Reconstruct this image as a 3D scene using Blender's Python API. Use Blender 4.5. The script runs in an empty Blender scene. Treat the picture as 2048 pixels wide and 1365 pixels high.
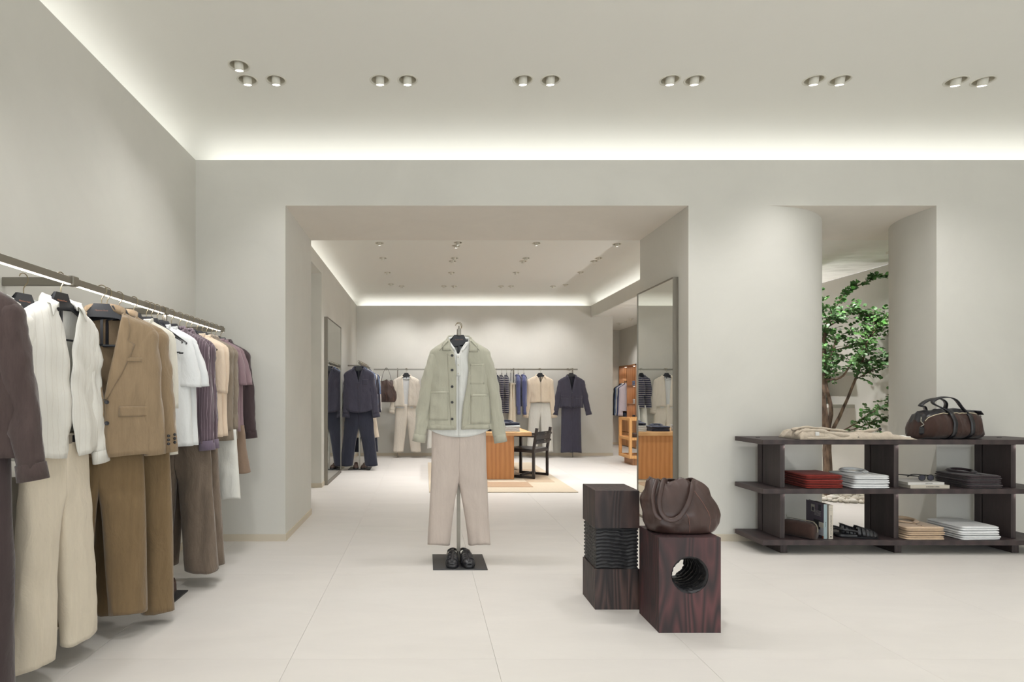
import bpy, bmesh, math, random
import numpy as np
from mathutils import Vector, Matrix, noise
PI=math.pi
SC=bpy.context.scene
COL=SC.collection
# ---------------------------------------------------------------- camera, world, exposure
cam_d=bpy.data.cameras.new('camera'); cam=bpy.data.objects.new('camera',cam_d); COL.objects.link(cam)
cam.location=(0,0,1.2); cam.rotation_euler=(PI/2,0,0)
cam_d.sensor_width=36; cam_d.lens=36*1150/2048
cam_d.shift_x=(1024-850)/2048; cam_d.shift_y=(790-682.5)/2048
cam_d.clip_start=.05; cam_d.clip_end=60
SC.camera=cam
SC.view_settings.view_transform='Standard'; SC.view_settings.look='None'
SC.view_settings.gamma=1; SC.view_settings.use_curve_mapping=False
SC.view_settings.exposure=-0.36
SC.cycles.max_bounces=9; SC.cycles.diffuse_bounces=6; SC.cycles.glossy_bounces=5
SC.cycles.sample_clamp_indirect=3.0
world=bpy.data.worlds.new('daylight'); SC.world=world; world.use_nodes=True
bg=world.node_tree.nodes['Background']; bg.inputs[0].default_value=(.9,.96,1,1); bg.inputs[1].default_value=5.0
LIGHTCOL=(1.0,.98,.968)
COVECOL=(1.0,1.0,.975)
def area(name,loc,rot,sx,sy,w,col=LIGHTCOL):
    d=bpy.data.lights.new(name,'AREA'); d.shape='RECTANGLE'; d.size=sx; d.size_y=sy; d.energy=w; d.color=col
    o=bpy.data.objects.new(name,d); COL.objects.link(o); o.location=loc; o.rotation_euler=rot; return o
def spot(loc,aim,w,ang=75,blend=.8,r=.03,col=LIGHTCOL):
    d=bpy.data.lights.new('spot_lamp','SPOT'); d.energy=w; d.spot_size=math.radians(ang); d.spot_blend=blend; d.shadow_soft_size=r; d.color=col
    o=bpy.data.objects.new('spot_lamp',d); COL.objects.link(o); o.location=loc
    o.rotation_euler=(Vector(aim)-Vector(loc)).to_track_quat('-Z','Y').to_euler(); return o
UP=(PI,0,0)
COVE_F=1.05; COVE_B=1.2     # watts per metre of cove strip (front room, far room)
# front room coves (strip hidden behind the wall lip at z 3.1)
T=math.radians(52)
# strips tilt towards the middle of their room
area('cove_strip_lamp',(2.2,4.785,3.085),(PI-T,0,0),8.0,.03,COVE_F*8.0,COVECOL)
area('cove_strip_lamp',(2.2,-4.075,3.085),(PI+T,0,0),8.0,.03,COVE_F*8.0,COVECOL)
area('cove_strip_lamp',(-1.955,.35,3.085),(0,PI-T,0),.03,8.6,COVE_F*8.6,COVECOL)
area('cove_strip_lamp',(6.275,.35,3.085),(0,PI+T,0),.03,8.6,COVE_F*8.6,COVECOL)
# far room coves
area('cove_strip_lamp',(.96,11.375,2.91),(PI-T,0,0),4.5,.03,COVE_B*4.5,COVECOL)
area('cove_strip_lamp',(.96,5.695,2.91),(PI+T,0,0),4.5,.03,COVE_B*4.5,COVECOL)
area('cove_strip_lamp',(-1.411,8.53,2.91),(0,PI-T,0),.03,5.5,COVE_B*5.5,COVECOL)
area('cove_strip_lamp',(3.335,8.53,2.91),(0,PI+T,0),.03,5.5,COVE_B*5.5,COVECOL)
p=area('shopfront_portal',(2.16,-4.2,1.6),(PI/2,0,0),7.4,2.6,1); p.data.cycles.is_portal=True

# ---------------------------------------------------------------- helpers
def lin(c):
    return tuple((x/255/12.92 if x/255<=.04045 else ((x/255+.055)/1.055)**2.4) for x in c)
MATS={}
def nt(name):
    m=bpy.data.materials.new(name); m.use_nodes=True
    return m,m.node_tree,m.node_tree.nodes['Principled BSDF']
def N(t,typ,**kw):
    n=t.nodes.new(typ)
    for k,v in kw.items():
        if k in n.inputs: n.inputs[k].default_value=v
        else: setattr(n,k,v)
    return n
def coords(t,scale=(1,1,1),kind='Object'):
    tc=t.nodes.new('ShaderNodeTexCoord'); mp=t.nodes.new('ShaderNodeMapping')
    mp.inputs['Scale'].default_value=scale; t.links.new(tc.outputs[kind],mp.inputs[0]); return mp.outputs[0]
def ramp(t,fac,stops):
    r=t.nodes.new('ShaderNodeValToRGB'); t.links.new(fac,r.inputs[0])
    e=r.color_ramp.elements
    while len(e)<len(stops): e.new(.5)
    for i,(p,c) in enumerate(stops):
        e[i].position=p; e[i].color=(*c,1) if len(c)==3 else c
    return r.outputs[0]
def bump(t,b,h,strength,dist=.01):
    n=t.nodes.new('ShaderNodeBump'); n.inputs['Strength'].default_value=strength; n.inputs['Distance'].default_value=dist
    t.links.new(h,n.inputs['Height'])
    if b.inputs['Normal'].links: 
        t.links.new(b.inputs['Normal'].links[0].from_socket,n.inputs['Normal'])
    t.links.new(n.outputs[0],b.inputs['Normal'])
def plain(name,rgb,rough=.5,metal=0,spec=.5,emit=0):
    if name in MATS: return MATS[name]
    m,t,b=nt(name); c=lin(rgb)
    b.inputs['Base Color'].default_value=(*c,1); b.inputs['Roughness'].default_value=rough; b.inputs['Metallic'].default_value=metal
    b.inputs['Specular IOR Level'].default_value=spec
    if emit: b.inputs['Emission Color'].default_value=(*c,1); b.inputs['Emission Strength'].default_value=emit
    nz=N(t,'ShaderNodeTexNoise',Scale=60.0,Detail=2.0); t.links.new(coords(t),nz.inputs['Vector'])
    bump(t,b,nz.outputs[0],.08,.002)
    MATS[name]=m; return m
def plaster(name,rgb,var=.05,scale=1.3,rough=.85):
    if name in MATS: return MATS[name]
    m,t,b=nt(name); c=lin(rgb); v=coords(t)
    n1=N(t,'ShaderNodeTexNoise',Scale=scale,Detail=6.0,Roughness=.62,Distortion=.6); t.links.new(v,n1.inputs['Vector'])
    lo=tuple(x*(1-var*1.4) for x in c); hi=tuple(min(1,x*(1+var)) for x in c)
    t.links.new(ramp(t,n1.outputs[0],[(.3,lo),(.7,hi)]),b.inputs['Base Color'])
    n2=N(t,'ShaderNodeTexNoise',Scale=9.0,Detail=5.0,Roughness=.6); t.links.new(v,n2.inputs['Vector'])
    bump(t,b,n2.outputs[0],.12,.01)
    b.inputs['Roughness'].default_value=rough; b.inputs['Specular IOR Level'].default_value=.25
    MATS[name]=m; return m
def fabric(name,rgb,var=.12,stripe=None,sheen=.25,weave=420,rough=.9,wrinkle=.35,hstripe=None,trans=0):
    if name in MATS: return MATS[name]
    m,t,b=nt(name); c=lin(rgb); v=coords(t)
    n1=N(t,'ShaderNodeTexNoise',Scale=14.0,Detail=5.0,Roughness=.7); t.links.new(coords(t,(3,3,.35)),n1.inputs['Vector'])
    lo=tuple(x*(1-var) for x in c); hi=tuple(min(1,x*(1+var)) for x in c)
    col=ramp(t,n1.outputs[0],[(.28,lo),(.72,hi)])
    def mixin(col,fac,rgb2):
        mx=t.nodes.new('ShaderNodeMixRGB'); t.links.new(fac,mx.inputs[0]); t.links.new(col,mx.inputs[1]); mx.inputs[2].default_value=(*lin(rgb2),1); return mx.outputs[0]
    if stripe:
        w=N(t,'ShaderNodeTexWave',Scale=stripe[0],Distortion=.35,Detail=1.0); w.bands_direction='X'; t.links.new(v,w.inputs['Vector'])
        col=mixin(col,ramp(t,w.outputs[0],[(stripe[2],(0,0,0)),(min(.999,stripe[2]+.05),(1,1,1))]),stripe[1])
    if hstripe:
        w=N(t,'ShaderNodeTexWave',Scale=hstripe[0],Distortion=.1); w.bands_direction='Z'; t.links.new(v,w.inputs['Vector'])
        col=mixin(col,ramp(t,w.outputs[0],[(hstripe[2],(0,0,0)),(min(.999,hstripe[2]+.05),(1,1,1))]),hstripe[1])
    t.links.new(col,b.inputs['Base Color'])
    b.inputs['Roughness'].default_value=rough; b.inputs['Specular IOR Level'].default_value=.15
    b.inputs['Sheen Weight'].default_value=sheen; b.inputs['Sheen Roughness'].default_value=.5
    n3=N(t,'ShaderNodeTexNoise',Scale=6.0,Detail=4.0,Roughness=.55,Distortion=.8); t.links.new(coords(t,(1.6,1.6,.8)),n3.inputs['Vector'])
    bump(t,b,n3.outputs[0],wrinkle,.03)
    n2=N(t,'ShaderNodeTexNoise',Scale=float(weave),Detail=1.0); t.links.new(v,n2.inputs['Vector'])
    bump(t,b,n2.outputs[0],.25,.0015)
    MATS[name]=m; return m
def leather(name,rgb,rough=.42,scale=130.):
    if name in MATS: return MATS[name]
    m,t,b=nt(name); c=lin(rgb); v=coords(t)
    n1=N(t,'ShaderNodeTexNoise',Scale=9.0,Detail=5.0); t.links.new(v,n1.inputs['Vector'])
    t.links.new(ramp(t,n1.outputs[0],[(.3,tuple(x*.75 for x in c)),(.7,tuple(x*1.25 for x in c))]),b.inputs['Base Color'])
    vo=N(t,'ShaderNodeTexVoronoi',Scale=scale); t.links.new(v,vo.inputs['Vector']); bump(t,b,vo.outputs[0],.15,.002)
    b.inputs['Roughness'].default_value=rough; MATS[name]=m; return m
def wood(name,c1,c2,scale=(14,14,1.2),rough=.5,dist=3.,bs=.15,wscale=1.0):
    if name in MATS: return MATS[name]
    m,t,b=nt(name); v=coords(t,scale)
    w=N(t,'ShaderNodeTexWave',Scale=wscale,Distortion=dist,Detail=4.0); w.inputs['Detail Scale'].default_value=1.2; w.bands_direction='X'; t.links.new(v,w.inputs['Vector'])
    n=N(t,'ShaderNodeTexNoise',Scale=3.0,Detail=8.0,Roughness=.7); t.links.new(coords(t,tuple(s*2.2 for s in scale)),n.inputs['Vector'])
    mx=N(t,'ShaderNodeMixRGB'); mx.inputs[0].default_value=.62; t.links.new(w.outputs[0],mx.inputs[1]); t.links.new(n.outputs[0],mx.inputs[2])
    t.links.new(ramp(t,mx.outputs[0],[(.2,lin(c1)),(.75,lin(c2))]),b.inputs['Base Color'])
    b.inputs['Roughness'].default_value=rough; bump(t,b,mx.outputs[0],bs,.004)
    MATS[name]=m; return m

def mesh(name,vs,fs,mat,parent=None,smooth=True,loc=None):
    me=bpy.data.meshes.new(name); me.from_pydata([tuple(map(float,v)) for v in vs],[],fs); me.update()
    if smooth: me.polygons.foreach_set('use_smooth',[True]*len(me.polygons))
    if mat: me.materials.append(mat)
    o=bpy.data.objects.new(name,me); COL.objects.link(o)
    if parent: o.parent=parent
    if loc: o.location=loc
    return o
def tag(o,label,cat,group=None,kind=None):
    if label: o['label']=label
    if cat: o['category']=cat
    if group: o['group']=group
    if kind: o['kind']=kind
    return o
def empty(name,loc,rz=0,label=None,cat=None,group=None):
    o=bpy.data.objects.new(name,None); COL.objects.link(o); o.location=loc; o.rotation_euler=(0,0,rz); o.empty_display_size=.1
    return tag(o,label,cat,group)
def struct(o): o['kind']='structure'; return o
def copy_tree(o,parent=None):
    c=o.copy(); COL.objects.link(c); c.parent=parent
    for ch in list(o.children): copy_tree(ch,c)
    return c
class MB:
    def __init__(s): s.v=[]; s.f=[]
    def add(s,vs,fs):
        k=len(s.v); s.v+=[tuple(v) for v in vs]; s.f+=[tuple(i+k for i in f) for f in fs]; return s
    def box(s,x0,x1,y0,y1,z0,z1,b=0):
        if b<=0:
            s.add([(x0,y0,z0),(x1,y0,z0),(x1,y1,z0),(x0,y1,z0),(x0,y0,z1),(x1,y0,z1),(x1,y1,z1),(x0,y1,z1)],
              [(0,3,2,1),(4,5,6,7),(0,1,5,4),(1,2,6,5),(2,3,7,6),(3,0,4,7)]); return s
        rings=[]
        for z,i in ((z0,b),(z0+b,0),(z1-b,0),(z1,b)):
            xa,xb,ya,yb=x0+i,x1-i,y0+i,y1-i
            rings.append([(xa+b,ya,z),(xb-b,ya,z),(xb,ya+b,z),(xb,yb-b,z),(xb-b,yb,z),(xa+b,yb,z),(xa,yb-b,z),(xa,ya+b,z)])
        return s.loft(rings)
    def loft(s,rings,closed=True,cap0=True,cap1=True):
        n=len(rings[0]); vs=[p for r in rings for p in r]; fs=[]
        m=n if closed else n-1
        for i in range(len(rings)-1):
            for j in range(m):
                a=i*n+j; b=i*n+(j+1)%n; fs.append((a,b,b+n,a+n))
        if closed and cap0: fs.append(tuple(range(n))[::-1])
        if closed and cap1: fs.append(tuple(range((len(rings)-1)*n,len(rings)*n)))
        return s.add(vs,fs)
    def tube(s,pts,r,n=8,cap=True,flat=1.0):
        pts=[Vector(p) for p in pts]; rr=r if isinstance(r,(list,tuple)) else [r]*len(pts); rings=[]; up=None
        for i,p in enumerate(pts):
            t=(pts[min(i+1,len(pts)-1)]-pts[max(i-1,0)]).normalized()
            if up is None:
                up=Vector((0,0,1)) if abs(t.z)<.9 else Vector((0,1,0))
            a=t.cross(up); 
            if a.length<1e-4: a=t.orthogonal()
            a.normalize(); b=a.cross(t).normalized(); up=b
            rings.append([tuple(p+a*(math.cos(2*PI*k/n)*rr[i])+b*(math.sin(2*PI*k/n)*rr[i]*flat)) for k in range(n)])
        return s.loft(rings,True,cap,cap)
    def strap(s,pts,w,th):
        # flat ribbon: w = width vector (or list), th = thickness
        pts=[Vector(p) for p in pts]; rings=[]
        for i,p in enumerate(pts):
            t=(pts[min(i+1,len(pts)-1)]-pts[max(i-1,0)]).normalized()
            wv=Vector(w[i] if isinstance(w,list) else w); nn=t.cross(wv).normalized()*th/2
            wv=wv/2
            rings.append([tuple(p-wv-nn),tuple(p+wv-nn),tuple(p+wv+nn),tuple(p-wv+nn)])
        return s.loft(rings)
    def cyl(s,c,r0,r1,z0,z1,n=24):
        return s.loft([[(c[0]+r0*math.cos(2*PI*k/n),c[1]+r0*math.sin(2*PI*k/n),z0) for k in range(n)],
                       [(c[0]+r1*math.cos(2*PI*k/n),c[1]+r1*math.sin(2*PI*k/n),z1) for k in range(n)]])
    def obj(s,name,mat,parent=None,smooth=False,loc=None):
        o=mesh(name,s.v,s.f,mat,parent,smooth,loc); return o
def boxo(name,x0,x1,y0,y1,z0,z1,mat,parent=None,b=0): return MB().box(x0,x1,y0,y1,z0,z1,b).obj(name,mat,parent)
def smooth_angle(o,deg=35):
    me=o.data; me.polygons.foreach_set('use_smooth',[True]*len(me.polygons))
    try: me.set_sharp_from_angle(angle=math.radians(deg))
    except Exception: pass
    return o
def fixn(o):
    bm=bmesh.new(); bm.from_mesh(o.data); bmesh.ops.recalc_face_normals(bm,faces=bm.faces); bm.to_mesh(o.data); bm.free(); return o
def catmull(pts,n=6):
    P=[np.array(p,float) for p in pts]; P=[2*P[0]-P[1]]+P+[2*P[-1]-P[-2]]; out=[]
    for i in range(1,len(P)-2):
        for k in range(n):
            t=k/n; a,b,c,d=P[i-1:i+3]
            out.append(.5*((2*b)+(-a+c)*t+(2*a-5*b+4*c-d)*t*t+(-a+3*b-3*c+d)*t**3))
    out.append(P[-2]); return [tuple(p) for p in out]
def text(name,s,size,mat,parent,loc,rot,ext=.0004,align='CENTER'):
    c=bpy.data.curves.new(name,'FONT'); c.body=s; c.size=size; c.extrude=ext; c.align_x=align; c.align_y='CENTER'; c.resolution_u=2
    o=bpy.data.objects.new(name,c); COL.objects.link(o); bpy.context.view_layer.update()
    me=bpy.data.meshes.new_from_object(o.evaluated_get(bpy.context.evaluated_depsgraph_get()))
    bpy.data.objects.remove(o); me.materials.clear(); me.materials.append(mat)
    q=bpy.data.objects.new(name,me); COL.objects.link(q); q.parent=parent; q.location=loc; q.rotation_euler=rot; return q

# ---------------------------------------------------------------- setting materials
WALL=plaster('wall_plaster',(215,213,206),.035,1.1)
CEIL=plaster('ceiling_paint',(247,246,240),.005,.5)
SOFF=plaster('soffit_plaster',(238,232,223),.03,1.4)
BASE=plaster('baseboard_paint',(208,198,180),.02,2.)
FLOORM=plaster('stone_floor',(212,208,203),.03,1.9,.5)
# stone floor: cloudy limestone, slightly glossy
t=FLOORM.node_tree; bb=t.nodes['Principled BSDF']; bb.inputs['Roughness'].default_value=.42; bb.inputs['Specular IOR Level'].default_value=.35
JOINT=plain('joint_grout',(206,202,195),.9)
MIRROR=plain('mirror_silver',(236,238,234),.0,1.0)
for l in list(MIRROR.node_tree.nodes['Principled BSDF'].inputs['Normal'].links): MIRROR.node_tree.links.remove(l)
STEEL=plain('bronze_steel',(140,135,126),.42,.8)
STEELL=plain('brushed_steel',(150,146,138),.32,.9)
BLACKM=plain('black_plate',(72,72,74),.5,.6)
LED=plain('led_strip',(255,247,235),.5,0,.5,4.0)
LEDW=plain('lamp_face',(255,250,242),.5,0,.5,14.0)

# ---------------------------------------------------------------- floor
FX0,FX1,FY0,FY1=-3.2,6.4,-4.2,14.2
floor=struct(boxo('floor',FX0,FX1,FY0,FY1,-.12,-.006,JOINT))
TX,TY=.93,1.24; tm={}
i0=math.floor((FX0+.61)/TX); i1=math.ceil((FX1+.61)/TX); j0=math.floor((FY0-5.09)/TY); j1=math.ceil((FY1-5.09)/TY)
rt=random.Random(4)
tmesh=None
for i in range(i0,i1):
    for j in range(j0,j1):
        xa,xb=max(FX0,-.61+i*TX),min(FX1,-.61+(i+1)*TX); ya,yb=max(FY0,5.09+j*TY),min(FY1,5.09+(j+1)*TY)
        if xb-xa<.02 or yb-ya<.02: continue
        if yb<.4 and False: continue
        key=(round(xb-xa,3),round(yb-ya,3))
        if key not in tm:
            o=boxo('floor_tile',-key[0]/2+.0005,key[0]/2-.0005,-key[1]/2+.0005,key[1]/2-.0005,-.02,0,FLOORM,floor,.0005); tm[key]=o.data
        else:
            o=bpy.data.objects.new('floor_tile',tm[key]); COL.objects.link(o); o.parent=floor
        o.location=((xa+xb)/2,(ya+yb)/2,0)
# per-tile shade: drive the texture with object info random
tc=[n for n in t.nodes if n.type=='MAPPING']
oi=t.nodes.new('ShaderNodeObjectInfo'); ml=t.nodes.new('ShaderNodeMath'); ml.operation='MULTIPLY'; ml.inputs[1].default_value=37.; t.links.new(oi.outputs['Random'],ml.inputs[0])
for n in tc: 
    cx=t.nodes.new('ShaderNodeCombineXYZ'); t.links.new(ml.outputs[0],cx.inputs[0]); t.links.new(ml.outputs[0],cx.inputs[2]); t.links.new(cx.outputs[0],n.inputs['Location'])
    n.inputs['Scale'].default_value=(.7,2.2,1)

# ---------------------------------------------------------------- walls
LIP=3.125; LIP2=2.95; CF=3.4; CB=3.18; SZ=2.75
Y0,Y1=4.71,5.77
W=lambda name,*a,mat=WALL: struct(boxo(name,*a,mat))
W('wall_left',-2.05,-1.88,-4.0,4.74,0,2.98); W('wall_left_lip',-1.905,-1.88,-4.0,4.735,2.98,LIP)
W('wall_back_left',-2.05,-1.143,Y0,Y1,0,2.85); W('wall_back_left_lip',-1.905,-1.143,Y0,Y0+.025,2.85,LIP)
# lintel over both openings (up to the cove lip), soffit underside
W('wall_back_lintel',-1.143,6.2,Y0,Y0+.025,SZ+.001,LIP)
struct(boxo('wall_back_lintel_core',-1.143,4.19,Y0+.0015,Y1,SZ+.0,2.8,SOFF))
# pillar with a quarter-round end, right of the main opening
def plan_wall(name,pts,z0,z1,mat):
    r0=[(x,y,z0) for x,y in pts]; r1=[(x,y,z1) for x,y in pts]
    o=MB().loft([r0,r1]).obj(name,mat); fixn(o); smooth_angle(o,20); return struct(o)
R=.93
pts=[(2.158,Y1),(2.158,Y0)]+[(2.765+R*math.sin(a),Y0+R-R*math.cos(a)) for a in np.linspace(0,PI/2,28)]+[(2.765+R,Y1)]
plan_wall('wall_pillar',pts,0,SZ+.001,WALL)
R2=.7; yc=4.951
pts=[(6.2,Y1-.1),(6.2,Y0),(4.19,Y0)]+[(4.19+R2-R2*math.cos(a),yc+R2*math.sin(a)) for a in np.linspace(0,PI/2,20)]+[(4.19+R2,Y1-.1)]
plan_wall('wall_back_right',pts,0,SZ+.001,WALL)
W('wall_right',6.2,6.35,-4.0,Y1,0,2.98); W('wall_right_lip',6.2,6.225,-4.0,4.735,2.98,LIP)
# shopfront behind the camera
W('wall_front_low',-1.88,6.2,-4.15,-4.0,0,.3)
W('wall_front_top',-1.88,6.2,-4.15,-4.0,2.9,2.98); W('wall_front_lip',-1.88,6.2,-4.025,-4.0,2.98,LIP)
for k,(a,b) in enumerate(((-1.88,-1.2),(1.9,2.4),(5.6,6.2))): W('wall_front_pier_%d'%(k+1),a,b,-4.15,-4.0,.3,2.9)
for k,(a,b) in enumerate(((-1.2,1.9),(2.4,5.6))):
    w=MB()
    for x in (a,(a+b)/2-.02,b-.04): w.box(x,x+.04,-4.11,-4.05,.3,2.9)
    w.box(a,b,-4.11,-4.05,.3,.34); w.box(a,b,-4.11,-4.05,2.86,2.9)
    struct(w.obj('window_%d'%(k+1),STEEL))
# far room
W('wall_far_left_near',-3.1,-1.336,Y1,6.6,0,2.8); W('wall_far_left_lip',-1.361,-1.336,Y1,11.325,2.8,LIP2)
W('wall_far_left_head',-1.53,-1.336,6.6,7.42,2.77,2.8)
W('wall_far_left',-1.50,-1.336,7.42,11.33,0,2.8)
W('wall_far_back',-1.5,3.69,11.3,11.47,0,2.76); W('wall_far_back_lip',-1.361,3.285,11.3,11.325,2.76,LIP2); W('wall_far_near_lip',-1.361,3.285,5.745,5.77,2.8,LIP2)
W('wall_passage_left',3.6,3.69,11.47,13.8,0,SZ)
W('wall_passage_back',3.6,5.0,13.8,13.95,0,SZ)
W('wall_far_right',4.67,5.2,10.2,12.7,0,SZ)
W('wall_far_right_over_cabinet',4.67,5.2,12.7,13.8,1.885,SZ)
W('wall_garden_right',5.5,5.65,Y1-.1,10.2,0,SZ)
W('wall_garden_back',4.67,5.65,10.2,10.35,0,SZ)
W('wall_bulkhead',3.26,3.285,Y1,11.3,SZ-.03,LIP2)
# fitting room behind the left doorway
W('wall_fitting_back',-3.1,-1.5,10.6,10.7,0,2.77); W('wall_fitting_left',-3.2,-3.1,Y1,10.7,0,2.77)
struct(boxo('ceiling_fitting',-3.2,-1.51,6.6,10.7,2.77,2.8,CEIL))
area('fitting_room_lamp',(-2.3,8.6,2.7),(0,0,0),.8,1.6,30)
# baseboards: thin painted strips
bbs=[('left',-1.88,-1.874,-4,4.704,),('back_left',-1.874,-1.1371,4.704,4.71),('opening_left',-1.143,-1.137,4.7101,5.776),('pillar_jamb',2.152,2.158,4.7101,5.77),('pillar_front',2.1519,2.765,4.704,4.71),
     ('back_right',4.184,6.2,4.704,4.71),('niche_jamb',4.184,4.19,4.7101,4.95),('far_left_near',-1.336,-1.330,5.776,6.6),('far_left_jamb',-1.5,-1.3301,7.414,7.42),('far_left',-1.336,-1.33,7.4201,11.294),
     ('far_back',-1.33,3.696,11.294,11.3),('passage_left',3.69,3.696,11.3,13.8),('passage_back',3.69,4.67,13.794,13.8),('far_right',4.664,4.67,10.2,12.7),('garden_right',5.494,5.5,5.67,10.2),('garden_back',4.664,5.5,10.194,10.2)]
for nme,a,b,c,d in bbs: struct(boxo('baseboard_'+nme,a,b,c,d,0,.057,BASE))
cr=MB(); rr=[[(2.765+(R+e)*math.sin(a),Y0+R-(R+e)*math.cos(a),z) for a in np.linspace(0,PI/2,28)] for e,z in ((.006,0),(.006,.057),(-.01,.057))]
cr.loft(rr,False); struct(cr.obj('baseboard_pillar_curve',BASE,smooth=True))
# coved ceilings
def rrect(x0,x1,y0,y1,r,n=10):
    p=[]
    for cx,cy,a0 in ((x1-r,y1-r,0),(x0+r,y1-r,90),(x0+r,y0+r,180),(x1-r,y0+r,270)):
        for k in range(n+1):
            a=math.radians(a0+90*k/n); p.append((cx+r*math.cos(a),cy+r*math.sin(a)))
    return p
def cove(name,x0,x1,y0,y1,lip,top,mat,run=.30):
    prof=[(.03,lip-.075),(.115,lip-.07),(.13,lip-.03),(.13,lip+.04)]
    h=top-(lip+.04)
    for a in np.linspace(0,PI/2,14)[1:]:
        prof.append((.13-(run+.13)*(1-math.cos(a)),lip+.04+h*math.sin(a)))
    rings=[]
    for d,z in prof:
        r=max(.02,.33+(d-.13)*.8) if z>lip-.072 else .03
        rings.append([(x,y,z) for x,y in rrect(x0-d,x1+d,y0-d,y1+d,r)])
    o=MB().loft(rings,True,False,False).obj(name,mat,smooth=True)
    for p in o.data.polygons: pass
    return struct(o),(x0+run,x1-run,y0+run,y1-run)
cv,inF=cove('ceiling_cove_front',-1.88,6.2,-4.0,4.71,LIP,CF,CEIL)
cv2,inB=cove('ceiling_cove_far',-1.336,3.26,5.77,11.3,LIP2,CB,CEIL,.25)
SPF=[(-1.97+.0,0)]; 
def px(x,y,Z): return ((x-850)*Z/1150, Z, 1.2-(y-790)*Z/1150)
front_px=[(478,134),(495,163),(552,163),(760,163),(815,163),(1046,163),(1101,163),(1340,163),(1389,163),(1628,163),(1680,163),(1912,165),(1966,165)]
SF=[]
for x,y in front_px:
    Z=(CF-1.2)*1150/(790-y+3); SF.append(((x-850)*Z/1150,Z))
far_px=[(759,488),(916,487),(912,493),(1073,488),(1234,490),(766,518),(909,518),(905,524),(1052,518),(1046,524),(1197,518),(1188,524),(775,547),(903,547),(1032,547),(1161,546),
        (782,570),(803,574),(888,574),(908,574),(1002,574),(1022,574),(1106,574),(1131,571)]
SB=[]
for x,y in far_px:
    Z=(CB-1.2)*1150/(790-y+1.5)
    SB.append(((x-850)*Z/1150,Z))
SB=[s for i,s in enumerate(SB) if all((s[0]-q[0])**2+(s[1]-q[1])**2>.15**2 for q in SB[:i])]
HID=[(x,y) for y in (2.2,.2,-1.8) for x in (-.9,.9,2.7,4.5)]  # out-of-view downlight rows, added as fill light for the front room
def ceiling_slab(name,r,z,holes,hr,mat):
    o=boxo(name,r[0],r[1],r[2],r[3],z,z+.09,mat)
    c=MB()
    for hx,hy in holes: c.cyl((hx,hy),hr,hr,z-.05,z+.15,28)
    co=c.obj('cut',mat); fixn(co); fixn(o)
    md=o.modifiers.new('b','BOOLEAN'); md.object=co; md.operation='DIFFERENCE'; md.solver='EXACT'
    bpy.context.view_layer.update()
    me=bpy.data.meshes.new_from_object(o.evaluated_get(bpy.context.evaluated_depsgraph_get()))
    o.modifiers.clear(); o.data=me; bpy.data.objects.remove(co)
    return struct(o)
ceiling_slab('ceiling',(inF[0]-.001,inF[1]+.001,inF[2]-.001,inF[3]+.001),CF,SF,.062,CEIL)
ceiling_slab('ceiling_far',(inB[0]-.001,inB[1]+.001,inB[2]-.001,inB[3]+.001),CB,SB,.05,CEIL)
# side soffit / niche ceiling at 2.75, with ripples modelled in the mesh
RIP=plaster('rippled_plaster',(238,236,228),.02,1.)
nx,ny=110,200; vs=[];fs=[]
xs=np.linspace(3.30,5.5,nx); ys=np.linspace(Y1,10.2,ny)
for j in range(ny):
    for i in range(nx):
        x,y=xs[i],ys[j]; f=min(1,max(0,(y-5.8)/.7))
        n=noise.noise((x*2.4+1.5*noise.noise((x*2,y*2,5)),y*9,1.))+.55*noise.noise((x*6,y*20,4.))
        vs.append((x,y,SZ+.0006+(.022*n-.012)*f*min(1,(5.5-x)/.25)))
for j in range(ny-1):
    for i in range(nx-1):
        a=j*nx+i; fs.append((a,a+nx,a+nx+1,a+1))
struct(mesh('ceiling_garden',vs,fs,RIP))
struct(boxo('ceiling_side',3.30,5.6,10.2,13.9,SZ,SZ+.05,CEIL)); struct(boxo('ceiling_side_near',3.30,5.6,Y1-.2,10.2,SZ+.03,SZ+.06,CEIL))
struct(boxo('ceiling_niche',4.19,5.5,Y0+.03,Y1,SZ+.0005,SZ+.03,SOFF))
# ---------------------------------------------------------------- downlights
TRIM=plain('downlight_white',(226,223,212),.55); CUP=plain('downlight_cup',(205,199,182),.6)
def make_downlight(r=.062,tilt=0.3):
    root=empty('ceiling_downlight',(0,0,0))
    n=32
    def ring(rad,z): return [(rad*math.cos(2*PI*k/n),rad*math.sin(2*PI*k/n),z) for k in range(n)]
    tr=MB().loft([ring(r*.96,.004),ring(r*.98,-.003),ring(r*1.14,-.004),ring(r*1.17,.0)],True,False,False).obj('trim_ring',TRIM,root,True)
    MB().loft([ring(r*.97,.0),ring(r*.95,.07)],True,False,True).obj('recess_cup',CUP,root,True)
    rr=r*.47
    g=MB().loft([ring(rr,.065),ring(rr,-.032),ring(rr*.94,-.034),ring(rr*.92,-.028)],True,True,False).obj('lamp_barrel',TRIM,root,True)
    l=MB().loft([ring(rr*.92,-.0305),ring(rr*.1,-.0305)],True,False,True).obj('lamp_face',LEDW,root)
    for o in (g,l): o.rotation_euler=(tilt,0,0)
    return root
protoF=make_downlight(.062,.22); protoB=make_downlight(.05,.15)
lab=['white round downlight nearest the left wall, slightly nearer than its row','second downlight from the left wall, just behind the odd one out','third downlight from the left wall, right one of the leftmost close pair']
nm=['second','third','fourth','fifth','sixth (rightmost)']
for k in range(5):
    for s in ('left','right'): lab.append('%s lamp of the %s pair of front ceiling downlights'%(s,nm[k]))
for k,(x,y) in enumerate(SF):
    o=protoF if k==0 else copy_tree(protoF)
    o.location=(x,y,CF); tag(o,lab[k],'downlight','front ceiling downlights')
protoF['label']=lab[0]
ordw=['leftmost','second from the left','third from the left','fourth from the left','fifth from the left','sixth from the left','seventh from the left','rightmost']
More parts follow.
